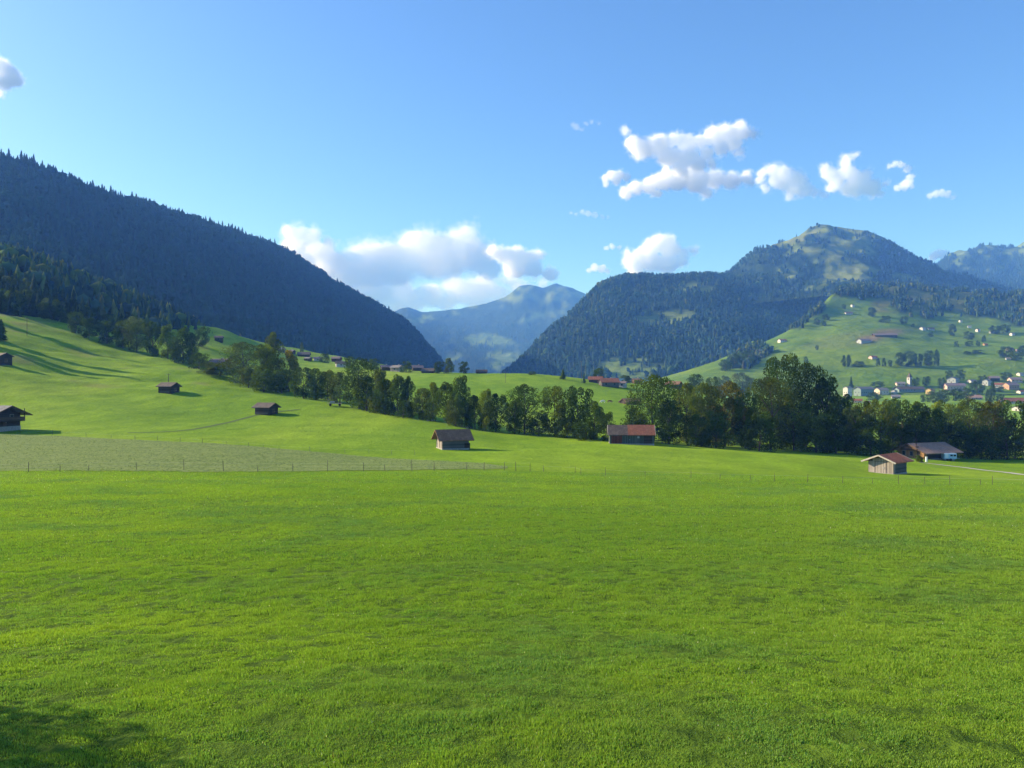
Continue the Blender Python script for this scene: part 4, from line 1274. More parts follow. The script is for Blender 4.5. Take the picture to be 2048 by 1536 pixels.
pole(54, 672, 634, 'thin utility pole high on the left slope near the wood edge')
pole(337, 770, 747, 'short utility pole rising behind the small dark hut')
pole(1163, 766, 722, 'tall utility pole left of the red farm roofs on the crest')
pole(1011, 766, 742, 'thin utility pole standing on the bare meadow crest', False)

# ------------------------------------------------------------------ wire fences


def fence(label, posts, hgt, r=0.05, wires=(0.55, 0.95)):
    P = [at(px, py) for px, py in posts]
    e = tag(empty('wire_fence', P[len(P) // 2]), label, 'fence')
    o = P[len(P) // 2]
    rr = random.Random(label)
    tops = []
    for q_ in P:
        h = hgt * rr.uniform(0.62, 1.18); l = Vector((rr.uniform(-.07, .07), rr.uniform(-.05, .05), 0))
        b = q_ - o
        MB().tube([b - Vector((0, 0, 0.3)), b + Vector((0, 0, h)) + l], [r * rr.uniform(.9, 1.3), r * .85], 6).build('post', W_POST, e)
        tops.append((b, h, l))
    m = MB()
    for wz in wires:
        m.tube([b + l * wz + Vector((0, 0, hgt * wz * 0.85)) for b, h, l in tops], [0.006] * len(tops), 4)
    m.build('wire', P_METAL, e)


fence('wire fence on wooden posts along the near edge of the rough pasture', [(-130, 946), (-45, 946), (57, 945), (120, 944), (177, 942), (273, 940), (368, 941), (447, 943), (515, 944), (586, 943), (655, 943), (727, 943), (770, 942), (824, 942), (868, 942), (934, 942), (968, 941), (1009, 941), (1032, 942), (1060, 942)], 1.4, 0.042)
fence('thin stake fence along the far edge of the rough pasture', [(-60, 868), (40, 868), (105, 870), (172, 873), (222, 876), (270, 879), (315, 881), (360, 884), (405, 887), (452, 891), (497, 894), (528, 897), (558, 900), (620, 904), (690, 907), (738, 908), (783, 909), (830, 910)], 1.0, 0.04, (0.9,))
fence('sparse stake fence crossing the meadow towards the hay shed', [(1087, 943), (1150, 946), (1162, 951), (1211, 951), (1290, 955), (1382, 957), (1440, 960), (1501, 961), (1549, 963), (1615, 965), (1685, 967), (1745, 968), (1798, 969), (1850, 969), (1900, 970), (1962, 970), (1985, 970), (2060, 973), (2140, 976)], 1.0, 0.032, (0.9,))

# ------------------------------------------------------------------ cattle and stone piles


def cow(px, py, hide, label, rz):
    p = at(px, py)
    e = tag(empty('cow', p, rz), label, 'cow', 'cows grazing below the red farm')
    me = bpy.data.meshes.new('body')
    J = [((0, 0, 1.05), .36), ((.55, 0, 1.02), .36), ((.95, 0, 1.05), .31), ((1.2, 0, .95), .2), ((1.45, 0, .62), .15), ((1.62, 0, .30), .12), ((-.55, 0, 1.05), .35), ((-.85, 0, 1.02), .27),
         ((-.98, 0, 1.0), .06), ((-1.05, 0, .55), .035)]
    E = [(0, 1), (1, 2), (2, 3), (3, 4), (4, 5), (0, 6), (6, 7), (7, 8), (8, 9)]
    for sx, root in ((.78, 2), (-.72, 7)):
        for sy in (-1, 1):
            k = len(J); bend = -0.12 if sx < 0 else 0.03
            J += [((sx, sy * .22, .72), .15), ((sx + bend, sy * .23, .40), .075), ((sx, sy * .23, 0.02), .06)]
            E += [(root, k), (k, k + 1), (k + 1, k + 2)]
    me.from_pydata([j[0] for j in J], E, [])
    o = obj('body', me, e); me.materials.append(hide)
    sk = o.modifiers.new('s', 'SKIN'); o.modifiers.new('u', 'SUBSURF').levels = 1
    for i, (c, r) in enumerate(J): me.skin_vertices[0].data[i].radius = (r, r)
    me.skin_vertices[0].data[0].use_root = True
    for sy in (-1, 1): MB().box((1.33, sy * .2, .92), (.08, .2, .12), 0, sy * .3).build('ear', hide, e)


cow(1206, 806, P_HIDE, 'white cow grazing below the red farm roofs', R(200))
cow(1219, 806, P_HIDE_B, 'brown cow standing next to the white one', R(20))


def stones(px, py, wpx, label, seed):
    p = at(px, py); s = mpx(p, wpx)
    rr = random.Random(seed); m = MB()
    for k in range(16):
        r = rr.uniform(.25, .5) * s / 5
        c = (rr.uniform(-.5, .5) * s, rr.uniform(-.6, .6), r * rr.uniform(.2, .9))
        bm2 = bmesh.ops.create_icosphere(m.bm, subdivisions=1, radius=r, matrix=Matrix.Translation(c) @ Matrix.Diagonal((rr.uniform(.8, 1.4), 1, rr.uniform(.6, .9), 1)))
        for v in bm2['verts']: v.co += Vector((rr.uniform(-1, 1), rr.uniform(-1, 1), rr.uniform(-1, 1))) * r * .2
    o = m.build('rock_pile', P_ROCK); o.location = p
    tag(o, label, 'rock pile', 'pale stone heaps at the foot of the tree line')


stones(862, 842, 20, 'pale stone heap at the tree foot, left of the brown-roofed hay barn', 1)
stones(934, 856, 20, 'pale stone heap at the tree foot, just above the brown-roofed hay barn', 2)
# open trailer with light boards at the tree line
p = at(670, 813, 1.0)
e = tag(empty('hay_wagon', p, R(12)), 'pale grey hay wagon parked at the edge of the tree line', 'wagon')
MB().box((0, 0, .9), (4.6, 1.9, .14)).build('bed', W_GREY, e)
for sx in (-2.25, 2.25):
    m = MB()
    for u in (-.9, -.3, .3, .9): m.box((sx, u, 1.5), (.08, .08, 1.2))
    m.box((sx, 0, 1.6), (.07, 1.9, .12)).box((sx, 0, 2.05), (.07, 1.9, .12)); m.build('end_rack', W_TRIM, e)
for sx in (-1.5, 1.5):
    for sy in (-.85, .85): MB().tube([(sx, sy - .1, .42), (sx, sy + .1, .42)], [.42, .42], 14).build('wheel', P_TYRE, e)
MB().box((-.9, 0, 1.3), (1.7, 1.7, .65), bev=.15).build('load', P_GREY, e)
# ------------------------------------------------------------------ trees
DK, MD, YL, AU, WL, OL = (0.046, 0.080, 0.015), (0.068, 0.112, 0.018), (0.125, 0.165, 0.022), (0.135, 0.130, 0.026), (0.085, 0.118, 0.034), (0.084, 0.116, 0.021)


def crown_tpl(seed, kind, n_clump=36, n_leaf=170, leaf=0.040):
    g = np.random.default_rng(seed)
    C, Rr = [], []
    def env(z):
        if kind == 'round': return 0.5 * math.sqrt(max(0.16, 1 - ((z - 0.52) / 0.49) ** 2)) * (1 if z < 0.9 else 0.8)
        if kind == 'tall': return 0.5 * max(0.0, math.sin(min(1, (1.02 - z) / 0.62) * 1.57)) * (0.6 + 0.4 * min(1, z / 0.25))
        if kind == 'bush': return 0.5 * math.sqrt(max(0.0, 1 - (max(z - 0.3, 0) / 0.72) ** 2))
        return 0.5
    zlo = {'round': 0.07, 'tall': 0.05, 'bush': 0.04}[kind]
    for k in range(n_clump):
        z = zlo + (0.93 - zlo) * ((k + g.random()) / n_clump)
        a = g.random() * 6.283
        r = env(z) * math.sqrt(g.uniform(0.15, 1.0)) * 0.86
        C.append((math.cos(a) * r, math.sin(a) * r, z)); Rr.append(g.uniform(0.10, 0.18) * (0.75 if z > 0.85 else 1))
    C = np.array(C); Rr = np.array(Rr)
    off = (g.random(2) - 0.5) * 0.10
    C[:, 0] += off[0] * C[:, 2]; C[:, 1] += off[1] * C[:, 2]
    N = n_clump * n_leaf
    ci = np.repeat(np.arange(n_clump), n_leaf)
    d = g.normal(size=(N, 3)); d[:, 2] += 0.25; d /= np.linalg.norm(d, axis=1)[:, None]
    rad = Rr[ci] * g.uniform(0.45, 1.12, N) ** 0.35
    P = C[ci] + d * rad[:, None] * np.array([1.05, 1.05, 0.85])
    nrm = d + g.normal(size=(N, 3)) * 0.65; nrm /= np.linalg.norm(nrm, axis=1)[:, None]
    t = np.cross(nrm, g.normal(size=(N, 3))); t /= np.linalg.norm(t, axis=1)[:, None]
    b = np.cross(nrm, t)
    s = (leaf * g.uniform(0.55, 1.25, N))[:, None]
    V = np.stack([P - t * s * .5, P + b * s * .32, P + t * s * .55, P - b * s * .34], 1).reshape(-1, 3)
    V[:, 2] = np.maximum(V[:, 2], 0.01)
    Fc = np.arange(N * 4).reshape(-1, 4)
    cl = g.uniform(0.60, 1.40, n_clump)[ci] * g.uniform(0.75, 1.25, N)
    warm = g.uniform(-0.12, 0.16, n_clump)[ci]
    tint = np.stack([cl * (1 + warm), cl, cl * (1 - warm)], 1)
    me = np_mesh('crown_' + kind, V, Fc, 4, [M_LEAF], {'tint': np.repeat(tint, 4, 0)})
    m = MB()
    top = 0.62 if kind != 'bush' else 0.4
    lean = [(off[0] * z + g.uniform(-.012, .012), off[1] * z + g.uniform(-.012, .012), z) for z in (0.0, 0.2, 0.42, top)]
    m.tube([(0, 0, -0.03)] + lean[1:], [0.026, 0.020, 0.014, 0.006], 7)
    for k in g.choice(n_clump, 9, replace=False):
        c = C[k]; z0 = max(0.14 if kind != 'bush' else 0.03, min(top - .05, c[2] * 0.62))
        s0 = (off[0] * z0, off[1] * z0, z0)
        mid = ((s0[0] + c[0]) / 2, (s0[1] + c[1]) / 2, (z0 + c[2]) / 2 + 0.02)
        m.tube([s0, mid, tuple(c)], [0.010, 0.007, 0.002], 5)
    return me, m.mesh('trunk_' + kind, M_BARK)


TPL = {k: [crown_tpl(100 * i + j, k) for j in range(n)] for i, (k, n) in enumerate((('round', 5), ('tall', 5), ('bush', 3)))}
FINE = [crown_tpl(900 + j, 'round', 48, 190, 0.028) for j in range(2)]
_rs = random.Random(21)


def spruce_mesh(seed):
    r = random.Random(seed)
    V, Fc = spruce_tpl(r, 17, 13, 0.30)
    k = np.random.default_rng(seed).uniform(0.7, 1.3, len(V))
    me = np_mesh('crown_spruce', V, Fc, 3, [M_NEEDLE], {'tint': np.stack([k, k, k], 1)})
    return me, MB().tube([(0, 0, -0.03), (0, 0, 0.5), (0, 0, 0.97)], [0.013, 0.009, 0.002], 6).mesh('trunk_spruce', M_BARK)


SPT = [spruce_mesh(40 + k) for k in range(4)]
KIND_NAME = {'round': 'broadleaf_tree', 'tall': 'tall_tree', 'bush': 'bush', 'spruce': 'spruce_tree', 'fine': 'broadleaf_tree'}
_cnt = [0]


def plant(kind, base, h, w, col, label, group=None, cat=None, parts=True, name=None):
    k = _cnt[0]; _cnt[0] += 1
    lst = FINE if kind == 'fine' else SPT if kind == 'spruce' else TPL[kind]
    cm, tm = lst[(k * 7 + k // 3) % len(lst)]
    rz = (k * 2.399) % 6.283
    cat = cat or ('bush' if kind == 'bush' else 'tree')
    sc = (w, w, h) if kind != 'spruce' else (w / 0.36, w / 0.36, h)
    v = 0.88 + 0.24 * ((k * 0.618) % 1)
    c4 = (col[0] * v, col[1] * v, col[2] * v, 1)
    nm = name or KIND_NAME[kind]
    if parts:
        e = tag(empty(nm, base, rz), label, cat, group)
        c = obj('crown', cm, e); c.scale = sc; c.color = c4
        t = obj('trunk', tm, e); t.scale = sc
        return e
    c = obj(nm, cm); c.location = base; c.rotation_euler.z = rz; c.scale = sc; c.color = c4
    return tag(c, label, cat, group)


TG = 'trees of the long tree line across the meadow'
LINE = [
    # px, base, top, width px, kind, colour, label
    (398, 738, 706, 36, 'bush', DK, 'dark bush at the far left start of the tree line'),
    (440, 752, 726, 60, 'bush', WL, 'grey-green thicket in front of the red-brown chalet'),
    (413, 748, 724, 36, 'bush', OL, 'olive bush left of the thicket before the red-brown chalet'),
    (485, 768, 684, 74, 'fine', WL, 'largest grey-green willow at the left end of the tree line'),
    (497, 776, 735, 40, 'bush', WL, 'grey-green bush at the foot of the large willow'),
    (531, 776, 688, 54, 'round', YL, 'yellow-green tree touching the large willow on its right'),
    (546, 770, 664, 34, 'tall', WL, 'slender pale tree whose top rises above the yellow-green one'),
    (527, 784, 738, 40, 'bush', MD, 'green bush below the yellow-green tree'),
    (563, 786, 738, 44, 'round', DK, 'dark round tree before the slender pale one'),
    (578, 784, 700, 34, 'tall', AU, 'autumn yellow tree in the left half of the tree line'),
    (607, 797, 734, 46, 'round', DK, 'dark round tree right below the autumn yellow tree'),
    (632, 800, 736, 30, 'tall', MD, 'narrow green tree beside the dark one under the hamlet'),
    (656, 800, 740, 36, 'tall', OL, 'olive tree standing over the hay wagon'),
    (680, 806, 744, 32, 'tall', WL, 'grey-green tree right of the hay wagon'),
    (718, 818, 716, 66, 'fine', DK, 'thick dark tree, tallest in the middle of the tree line'),
    (733, 822, 752, 44, 'tall', MD, 'green tree leaning on the right foot of the thick dark tree'),
    (764, 826, 738, 40, 'tall', OL, 'olive brown tree right of the thick dark tree'),
    (770, 829, 758, 34, 'tall', DK, 'dark pointed tree before the olive brown one'),
    (796, 832, 750, 36, 'tall', MD, 'tall green tree halfway between the thick dark tree and the brown-roofed hay barn'),
    (817, 833, 752, 22, 'tall', DK, 'very slim dark tree, thinnest in the middle of the tree line'),
    (806, 836, 800, 36, 'bush', DK, 'dark bush at the foot of the very slim tree'),
    (846, 839, 776, 38, 'tall', WL, 'grey-green tree right of the very slim one, stone heap at its side'),
    (866, 842, 764, 30, 'tall', OL, 'thin olive tree behind the grey-green one by the stone heap'),
    (896, 848, 764, 46, 'tall', MD, 'green tree rising directly above the brown-roofed hay barn'),
    (924, 853, 750, 36, 'tall', MD, 'tall spire-shaped tree above the right end of the brown-roofed hay barn'),
    (911, 853, 796, 32, 'bush', WL, 'pale bush between the two trees above the brown-roofed hay barn'),
    (950, 858, 790, 32, 'tall', DK, 'small dark tree just right of the spire-shaped one'),
    (972, 862, 778, 32, 'tall', YL, 'light yellow-green tree in front of the bare meadow crest'),
    (991, 864, 786, 40, 'round', DK, 'dark oval tree next to the light yellow-green one'),
    (1049, 868, 768, 66, 'fine', DK, 'broad round tree standing free at the centre of the view'),
    (1029, 868, 796, 36, 'round', MD, 'smaller round tree at the left side of the broad free one'),
    (1077, 872, 832, 44, 'bush', DK, 'low dark bush right of the broad free tree'),
    (1110, 873, 772, 56, 'round', OL, 'open crowned tree with a leaning trunk, second from the long barn'),
    (1156, 876, 772, 58, 'round', DK, 'dark wide tree behind the left side of the long barn'),
    (1134, 876, 836, 44, 'bush', DK, 'dark hedge bush below the open crowned tree'),
    (1188, 879, 802, 38, 'tall', MD, 'small pointed tree left of the long barn'),
    (1214, 882, 824, 36, 'bush', DK, 'bush touching the left gable of the long barn'),
    (1172, 880, 844, 50, 'bush', DK, 'low hedge bush under the dark wide tree'),
    (1306, 884, 748, 104, 'fine', MD, 'huge round tree rising behind the long barn'),
    (1338, 888, 798, 58, 'round', DK, 'dark tree in front of the right side of the huge round one'),
    (1280, 878, 812, 52, 'bush', MD, 'leafy bush at the left foot of the huge round tree'),
    (1373, 886, 764, 40, 'tall', YL, 'yellow-green slim tree right of the huge round one'),
    (1402, 890, 764, 60, 'round', OL, 'brownish green tree beside the yellow-green slim one'),
    (1392, 893, 828, 50, 'bush', DK, 'dark bush below the brownish green tree'),
    (1450, 893, 762, 76, 'round', AU, 'russet topped tree between the huge round tree and the tallest crown'),
    (1432, 896, 822, 50, 'bush', DK, 'dark bush below the russet topped tree'),
    (1490, 897, 782, 52, 'round', MD, 'green tree right of the russet topped one'),
    (1541, 899, 752, 100, 'fine', OL, 'wide olive green tree in the densest part of the tree line'),
    (1518, 902, 824, 64, 'bush', DK, 'dark undergrowth bush at the left foot of the olive green tree'),
    (1562, 893, 704, 84, 'fine', DK, 'tallest crown of the whole tree line, behind the olive green tree'),
    (1588, 901, 800, 66, 'round', MD, 'green tree at the right foot of the olive green one'),
    (1612, 894, 724, 96, 'fine', DK, 'massive dark tree on the right shoulder of the tallest crown'),
    (1652, 899, 752, 76, 'round', DK, 'dark tree sloping down from the massive one towards the town'),
    (1682, 902, 786, 62, 'round', DK, 'dark tree ending the high mass, right before the grey-teal hall'),
    (1632, 905, 826, 66, 'bush', MD, 'green bush at the foot of the massive dark tree'),
    (1672, 907, 828, 60, 'bush', DK, 'dark bush where the high mass of trees ends'),
    (1720, 908, 800, 56, 'round', OL, 'olive tree behind the hay shed, left of its roof'),
    (1762, 910, 796, 62, 'round', YL, 'yellow topped tree directly above the roof of the hay shed'),
    (1742, 911, 838, 60, 'bush', DK, 'dark bush just over the roof ridge of the hay shed'),
    (1806, 911, 796, 66, 'round', MD, 'green tree above the left end of the farmhouse roof'),
    (1848, 913, 802, 60, 'round', DK, 'dark tree standing over the middle of the farmhouse roof'),
    (1890, 914, 800, 58, 'round', YL, 'yellow-green tree over the right end of the farmhouse roof'),
    (1826, 914, 848, 60, 'bush', DK, 'dark bush behind the farmhouse'),
    (1938, 915, 796, 70, 'fine', OL, 'brownish tree right of the farmhouse, largest there'),
    (1908, 916, 848, 60, 'bush', DK, 'dark bush behind the blue and white trailer'),
    (1984, 916, 800, 66, 'round', AU, 'russet tree near the right edge of the tree line'),
    (1962, 918, 850, 60, 'bush', DK, 'dark bush at the foot of the russet tree'),
    (2030, 917, 798, 64, 'round', MD, 'green tree cut by the right edge of the view'),
    (2014, 919, 852, 56, 'bush', DK, 'dark bush at the right edge of the tree line'),
    (2085, 918, 800, 66, 'round', DK, None),
    (2140, 918, 806, 66, 'round', OL, None),
    # second row closing the gaps
    (1420, 884, 790, 60, 'round', DK, 'shaded tree in the second row behind the russet topped one'),
    (1478, 886, 800, 60, 'round', DK, 'shaded tree in the second row left of the olive green one'),
    (1868, 903, 815, 60, 'round', DK, 'shaded tree in the second row above the farmhouse'),
    (1785, 902, 812, 60, 'round', DK, 'shaded tree in the second row above the hay shed'),
    (1960, 905, 815, 60, 'round', DK, 'shaded tree in the second row behind the russet one'),
    (1702, 900, 812, 50, 'round', DK, 'shaded tree in the second row left of the hay shed'),
]
for px, b, t, wp, kind, col, lab in LINE:
    second = lab is not None and 'second row' in lab
    p = at(px, b)
    if px > 1240 and not second: p = p + Vector((0, 0, -0.1))
    h = mpx(p, b - t)
    plant(kind, p, h, mpx(p, wp) * (1.22 if kind != 'tall' else 1.5), col, lab or 'dark green tree beyond the right edge of the view', TG)

OTHER = [
    # px, base, top, w, kind, col, sheet, label
    (2, 682, 636, 26, 'spruce', DK, None, 'dark spruce at the left edge, above the cut-off hut'),
    (152, 667, 622, 34, 'round', DK, None, 'dark round tree at the lower edge of the left wood, farthest left'),
    (178, 676, 634, 36, 'round', DK, None, 'dark tree next to the farthest left round one at the wood edge'),
    (214, 688, 640, 40, 'round', DK, None, 'dark tree in the gap of the wood edge above the sloping meadow'),
    (246, 697, 640, 40, 'round', MD, None, 'dark green tree left of the rounded willow-like one at the wood edge'),
    (274, 704, 632, 50, 'fine', WL, None, 'rounded willow-like tree, palest of the left wood edge'),
    (306, 712, 640, 42, 'round', DK, None, 'dark tree right of the palest willow-like one'),
    (336, 718, 648, 40, 'tall', MD, None, 'upright green tree above the small dark hut'),
    (366, 727, 654, 46, 'tall', DK, None, 'dark heavy tree at the right corner of the left wood'),
    (384, 730, 664, 28, 'tall', MD, None, 'slim tree closing the right corner of the left wood'),
    (404, 694, 652, 30, 'round', DK, None, 'dark round tree on the bright grass strip, left of the tiny hut'),
    (542, 702, 668, 22, 'tall', WL, None, 'lone pale tree at the left end of the hamlet'),
    (604, 706, 684, 9, 'tall', WL, None, 'tiny pale tree over the long low hamlet barn'),
    (650, 726, 706, 22, 'bush', DK, None, 'dark bush left of the tall mauve-roofed chalet'),
    (700, 736, 712, 24, 'round', DK, None, 'dark tree right of the hamlet, left of the thick dark tree top'),
    (748, 740, 716, 26, 'round', DK, None, 'dark tree behind the thick dark tree, at the mountain foot'),
    (812, 745, 722, 24, 'bush', MD, None, 'bush between the grey house and the mauve-roofed farm'),
    (877, 747, 722, 20, 'round', DK, None, 'dark tree at the tip of the left mountain'),
    (897, 747, 715, 24, 'tall', OL, None, 'brownish upright tree right of the tip of the left mountain'),
    (927, 747, 722, 22, 'round', DK, None, 'dark round tree standing alone in the valley gap'),
    (1064, 750, 742, 16, 'bush', DK, None, 'tiny bush peeping over the meadow crest'),
    (1126, 759, 736, 15, 'spruce', DK, None, 'small dark conifer on the meadow crest, left of the tall pole'),
    (1168, 767, 744, 8, 'spruce', DK, None, 'very thin conifer next to the tall pole'),
    (1197, 762, 735, 22, 'round', DK, None, 'round tree behind the red roofs of the crest farm'),
    (1250, 766, 750, 26, 'bush', DK, None, 'dark bush right of the red roofs of the crest farm'),
    (1390, 782, 744, 34, 'round', DK, None, 'dark round tree top seen above the brownish green tree'),
    (1425, 785, 746, 30, 'round', MD, None, 'green tree top left of the bluish pair behind the tree line'),
    (1448, 780, 738, 34, 'round', WL, None, 'bluish grey tree behind the russet topped one'),
    (1486, 790, 742, 44, 'round', OL, None, 'olive tree mass left of the tallest crown, behind the line'),
    # right hillside
    (1687, 733, 710, 10, 'tall', DK, hill, 'left tree of the slim pair on the lower green hillside'),
    (1697, 733, 709, 11, 'tall', DK, hill, 'right tree of the slim pair on the lower green hillside'),
    (1718, 733, 722, 26, 'bush', DK, hill, 'flat hedge right of the slim pair of hillside trees'),
    (1756, 732, 716, 9, 'tall', DK, hill, 'small tree left of the pinkish farmhouse, in the thin row'),
    (1768, 733, 715, 9, 'tall', DK, hill, 'second small tree in the thin row before the pinkish farmhouse'),
    (1780, 733, 719, 9, 'round', DK, hill, 'last small tree in the thin row, nearest the dark round wood'),
    (1800, 732, 704, 22, 'round', DK, hill, 'leftmost tree of the dark round wood on the hillside'),
    (1817, 733, 701, 24, 'round', DK, hill, 'largest tree of the dark round wood on the hillside'),
    (1836, 733, 706, 20, 'round', DK, hill, 'middle tree of the dark round wood on the hillside'),
    (1857, 732, 700, 22, 'round', DK, hill, 'rounded tall tree in the right half of the dark round wood'),
    (1873, 732, 698, 12, 'tall', DK, hill, 'narrow tree closing the right end of the dark round wood'),
    (1612, 740, 712, 10, 'round', MD, hill, 'single small tree on the hillside above the massive dark tree'),
    (1634, 650, 636, 13, 'round', DK, hill, 'left tree of the trio near the forest corner of the hillside'),
    (1648, 652, 641, 10, 'round', DK, hill, 'right tree of the trio near the forest corner of the hillside'),
    (1652, 640, 628, 16, 'bush', DK, hill, 'upper bush of the trio near the forest corner of the hillside'),
    (1634, 700, 690, 7, 'round', DK, hill, 'solitary dot of a tree in the middle of the green hillside'),
    (1609, 606, 590, 9, 'spruce', DK, hill, 'left spruce high on the green hillside meadow'),
    (1621, 610, 592, 11, 'spruce', DK, hill, 'right spruce high on the green hillside meadow'),
    (1688, 618, 608, 9, 'round', DK, hill, 'small tree left of the single white dot of a house'),
    (1744, 634, 614, 18, 'round', DK, hill, 'big dark tree at the tip of the upper hillside wood'),
    (1770, 645, 631, 22, 'bush', DK, hill, 'left clump in the hedge below the upper hillside wood'),
    (1808, 648, 632, 16, 'round', DK, hill, 'right clump in the hedge below the upper hillside wood'),
    (1826, 655, 647, 8, 'bush', DK, hill, 'little bush between the hedge and the white gabled chalet'),
    (1862, 674, 664, 13, 'round', DK, hill, 'dark tree just below the white gabled chalet'),
    (1905, 672, 647, 15, 'round', DK, hill, 'tall dark tree between the two hillside hamlets'),
    (1938, 680, 662, 20, 'round', DK, hill, 'dark tree in front of the small white houses of the right hamlet'),
    (1968, 684, 670, 9, 'tall', DK, hill, 'thin tree in front of the white house with the reddish roof'),
    (1990, 668, 650, 24, 'round', DK, hill, 'dark tree clump inside the right-hand hillside hamlet'),
    (2010, 666, 648, 22, 'round', DK, hill, 'dark tree right of the clump in the hillside hamlet'),
    (1938, 693, 681, 16, 'round', DK, hill, 'middle bush of the upper short hedge right on the hillside'),
    (1913, 694, 682, 9, 'bush', DK, hill, 'left bush of the upper short hedge right on the hillside'),
    (1956, 692, 681, 9, 'bush', DK, hill, 'right bush of the upper short hedge right on the hillside'),
    (1934, 709, 702, 18, 'bush', DK, hill, 'left bush of the lower short hedge right on the hillside'),
    (1958, 708, 699, 26, 'bush', DK, hill, 'right bush of the lower short hedge right on the hillside'),
    (2012, 716, 692, 28, 'round', DK, hill, 'dark tree at the left of the grove at the right hillside edge'),
    (2034, 722, 700, 26, 'round', MD, hill, 'green tree in the grove at the right hillside edge'),
    (2046, 712, 690, 22, 'round', DK, hill, 'dark tree topmost of the grove at the right hillside edge'),
    (1470, 735, 706, 30, 'round', DK, hill, 'dark tree left at the foot of the green hillside'),
    (1496, 730, 700, 34, 'round', DK, hill, 'dark tree right at the foot of the green hillside'),
    (1450, 742, 718, 26, 'round', MD, hill, 'green tree at the lowest tip of the green hillside'),
    # town trees
    (1702, 778, 752, 12, 'spruce', DK, None, 'dark conifer behind the grey-teal hall'),
    (1755, 776, 762, 26, 'round', DK, None, 'dark tree behind the cream flat-looking house'),
    (1832, 774, 754, 14, 'round', DK, None, 'dark tree right beside the church tower'),
    (1853, 772, 752, 16, 'round', DK, None, 'dark tree between the church and the steep grey house'),
    (1884, 778, 754, 16, 'round', DK, None, 'dark tree left of the wide pinkish brown house'),
    (1898, 762, 740, 14, 'round', DK, None, 'dark tree left behind the steep grey gabled house'),
    (1922, 760, 739, 18, 'round', DK, None, 'dark tree right behind the steep grey gabled house'),
    (1866, 806, 782, 24, 'round', MD, None, 'green tree in front of the yellow house'),
    (1888, 806, 778, 26, 'round', MD, None, 'green tree in the town row, second from the yellow house'),
    (1912, 802, 776, 26, 'round', DK, None, 'dark green tree in front of the wide pinkish brown house'),
    (1932, 800, 774, 24, 'round', MD, None, 'green tree at the right end of the wide pinkish brown house'),
    (1954, 790, 762, 28, 'round', DK, None, 'large dark tree above the low tan roofed barn'),
    (1985, 808, 762, 12, 'tall', DK, None, 'tall dark poplar before the far right cluster of houses'),
    (1976, 806, 778, 12, 'tall', DK, None, 'shorter dark poplar left of the tall one'),
    (2000, 808, 788, 16, 'round', DK, None, 'dark tree between the poplars and the broad red-brown roof'),
    (1994, 783, 772, 26, 'bush', DK, None, 'hedge below the white house with a small red roof'),
    (1748, 800, 784, 30, 'bush', DK, None, 'dark hedge in front of the grey-teal hall'),
    (1966, 768, 750, 18, 'round', DK, None, 'dark tree behind the pale grey gabled house'),
    (2012, 760, 744, 22, 'round', DK, None, 'dark tree at the top of the far right cluster'),
    (1850, 804, 788, 18, 'bush', MD, None, 'green bush in the field left of the yellow house'),
]
for px, b, t, wp, kind, col, sh, lab in OTHER:
    p = at(px, b, 0, sh)
    big = (b - t) > 22
    plant(kind, p - Vector((0, 0, .2)), mpx(p, b - t), mpx(p, wp) * 1.05, col, lab, None, parts=big)

# farm track verge plant by the shed
p = at(1838, 925)
plant('bush', p, 1.7, 2.0, OL, 'small shrub between the hay shed and the white stone post')

# spruces of the wood above the left slope (each one a tree) ------------------------------
rg = np.random.default_rng(77)
SPC = [(0.026, 0.044, 0.018), (0.034, 0.056, 0.022), (0.045, 0.066, 0.022), (0.022, 0.038, 0.018)]
pts = spur.scatter(900, rg, pmin=-60, pmax=545, over=0)
pts = pts[pts[:, 1] < 610]
pts = pts[np.argsort(pts[:, 1])][:130]
BAND = [(0, 480, 'in the front rows of the left wood, above the sloping meadow'), (480, 530, 'a few rows inside the left wood'), (530, 9999, 'in the upper rows of the left wood')]
for x, y, z in pts:
    h = rg.uniform(13, 23) * (0.85 if y < 480 else 1.0)
    deci = rg.random() < 0.34
    bl = [t_ for a_, b_, t_ in BAND if a_ <= y < b_][0]
    if deci: plant('round', Vector((x, y, z - .3)), h * .75, h * .55, (WL, MD, OL, DK, DK)[int(rg.integers(5))], 'leafy tree ' + bl, 'leafy trees ' + bl)
    else: plant('spruce', Vector((x, y, z - .3)), h, h * rg.uniform(.30, .42), SPC[int(rg.integers(4))], 'dark spruce ' + bl, 'spruces ' + bl)
# spruces along the skyline of the left mountain ------------------------------------------
qs = []
q = -40.0
while q < 884:
    q += rg.uniform(1.8, 5.2) if fbm(np.array([q / 40.0]), np.array([3.0]), octv=2)[0] > -0.12 else rg.uniform(3.5, 9)
    qs.append(q)
for q in qs:
    i = int(np.clip(np.searchsorted(left_mtn.px, q), 0, len(left_mtn.px) - 1))
    k = int(left_mtn.ridge[i]) + int(rg.integers(-1, 1))
    base = Vector((left_mtn.X[i, k] + (q - left_mtn.px[i]) / F * left_mtn.Y[i, k], left_mtn.Y[i, k], left_mtn.Z[i, k] - 1.0))
    h = (15 + 19 * rg.random() ** 1.3) * (1.2 if q < 70 else 1.0)
    seg = 'left third' if q < 300 else 'middle' if q < 600 else 'steep right end'
    plant('spruce', base, h, h * rg.uniform(.30, .50), SPC[int(rg.integers(4))], 'dark spruce standing out on the skyline of the left mountain, ' + seg, 'skyline spruces of the left mountain, ' + seg, parts=False)

for px, d, h in ((-24, 352, 22), (-42, 402, 22), (-100, 345, 26), (-20, 330, 15)):
    plant('spruce', gpoint(px, d), h, h * .36, SPC[1], 'spruce beyond the left edge shading the upper slope', 'spruces beyond the left edge')
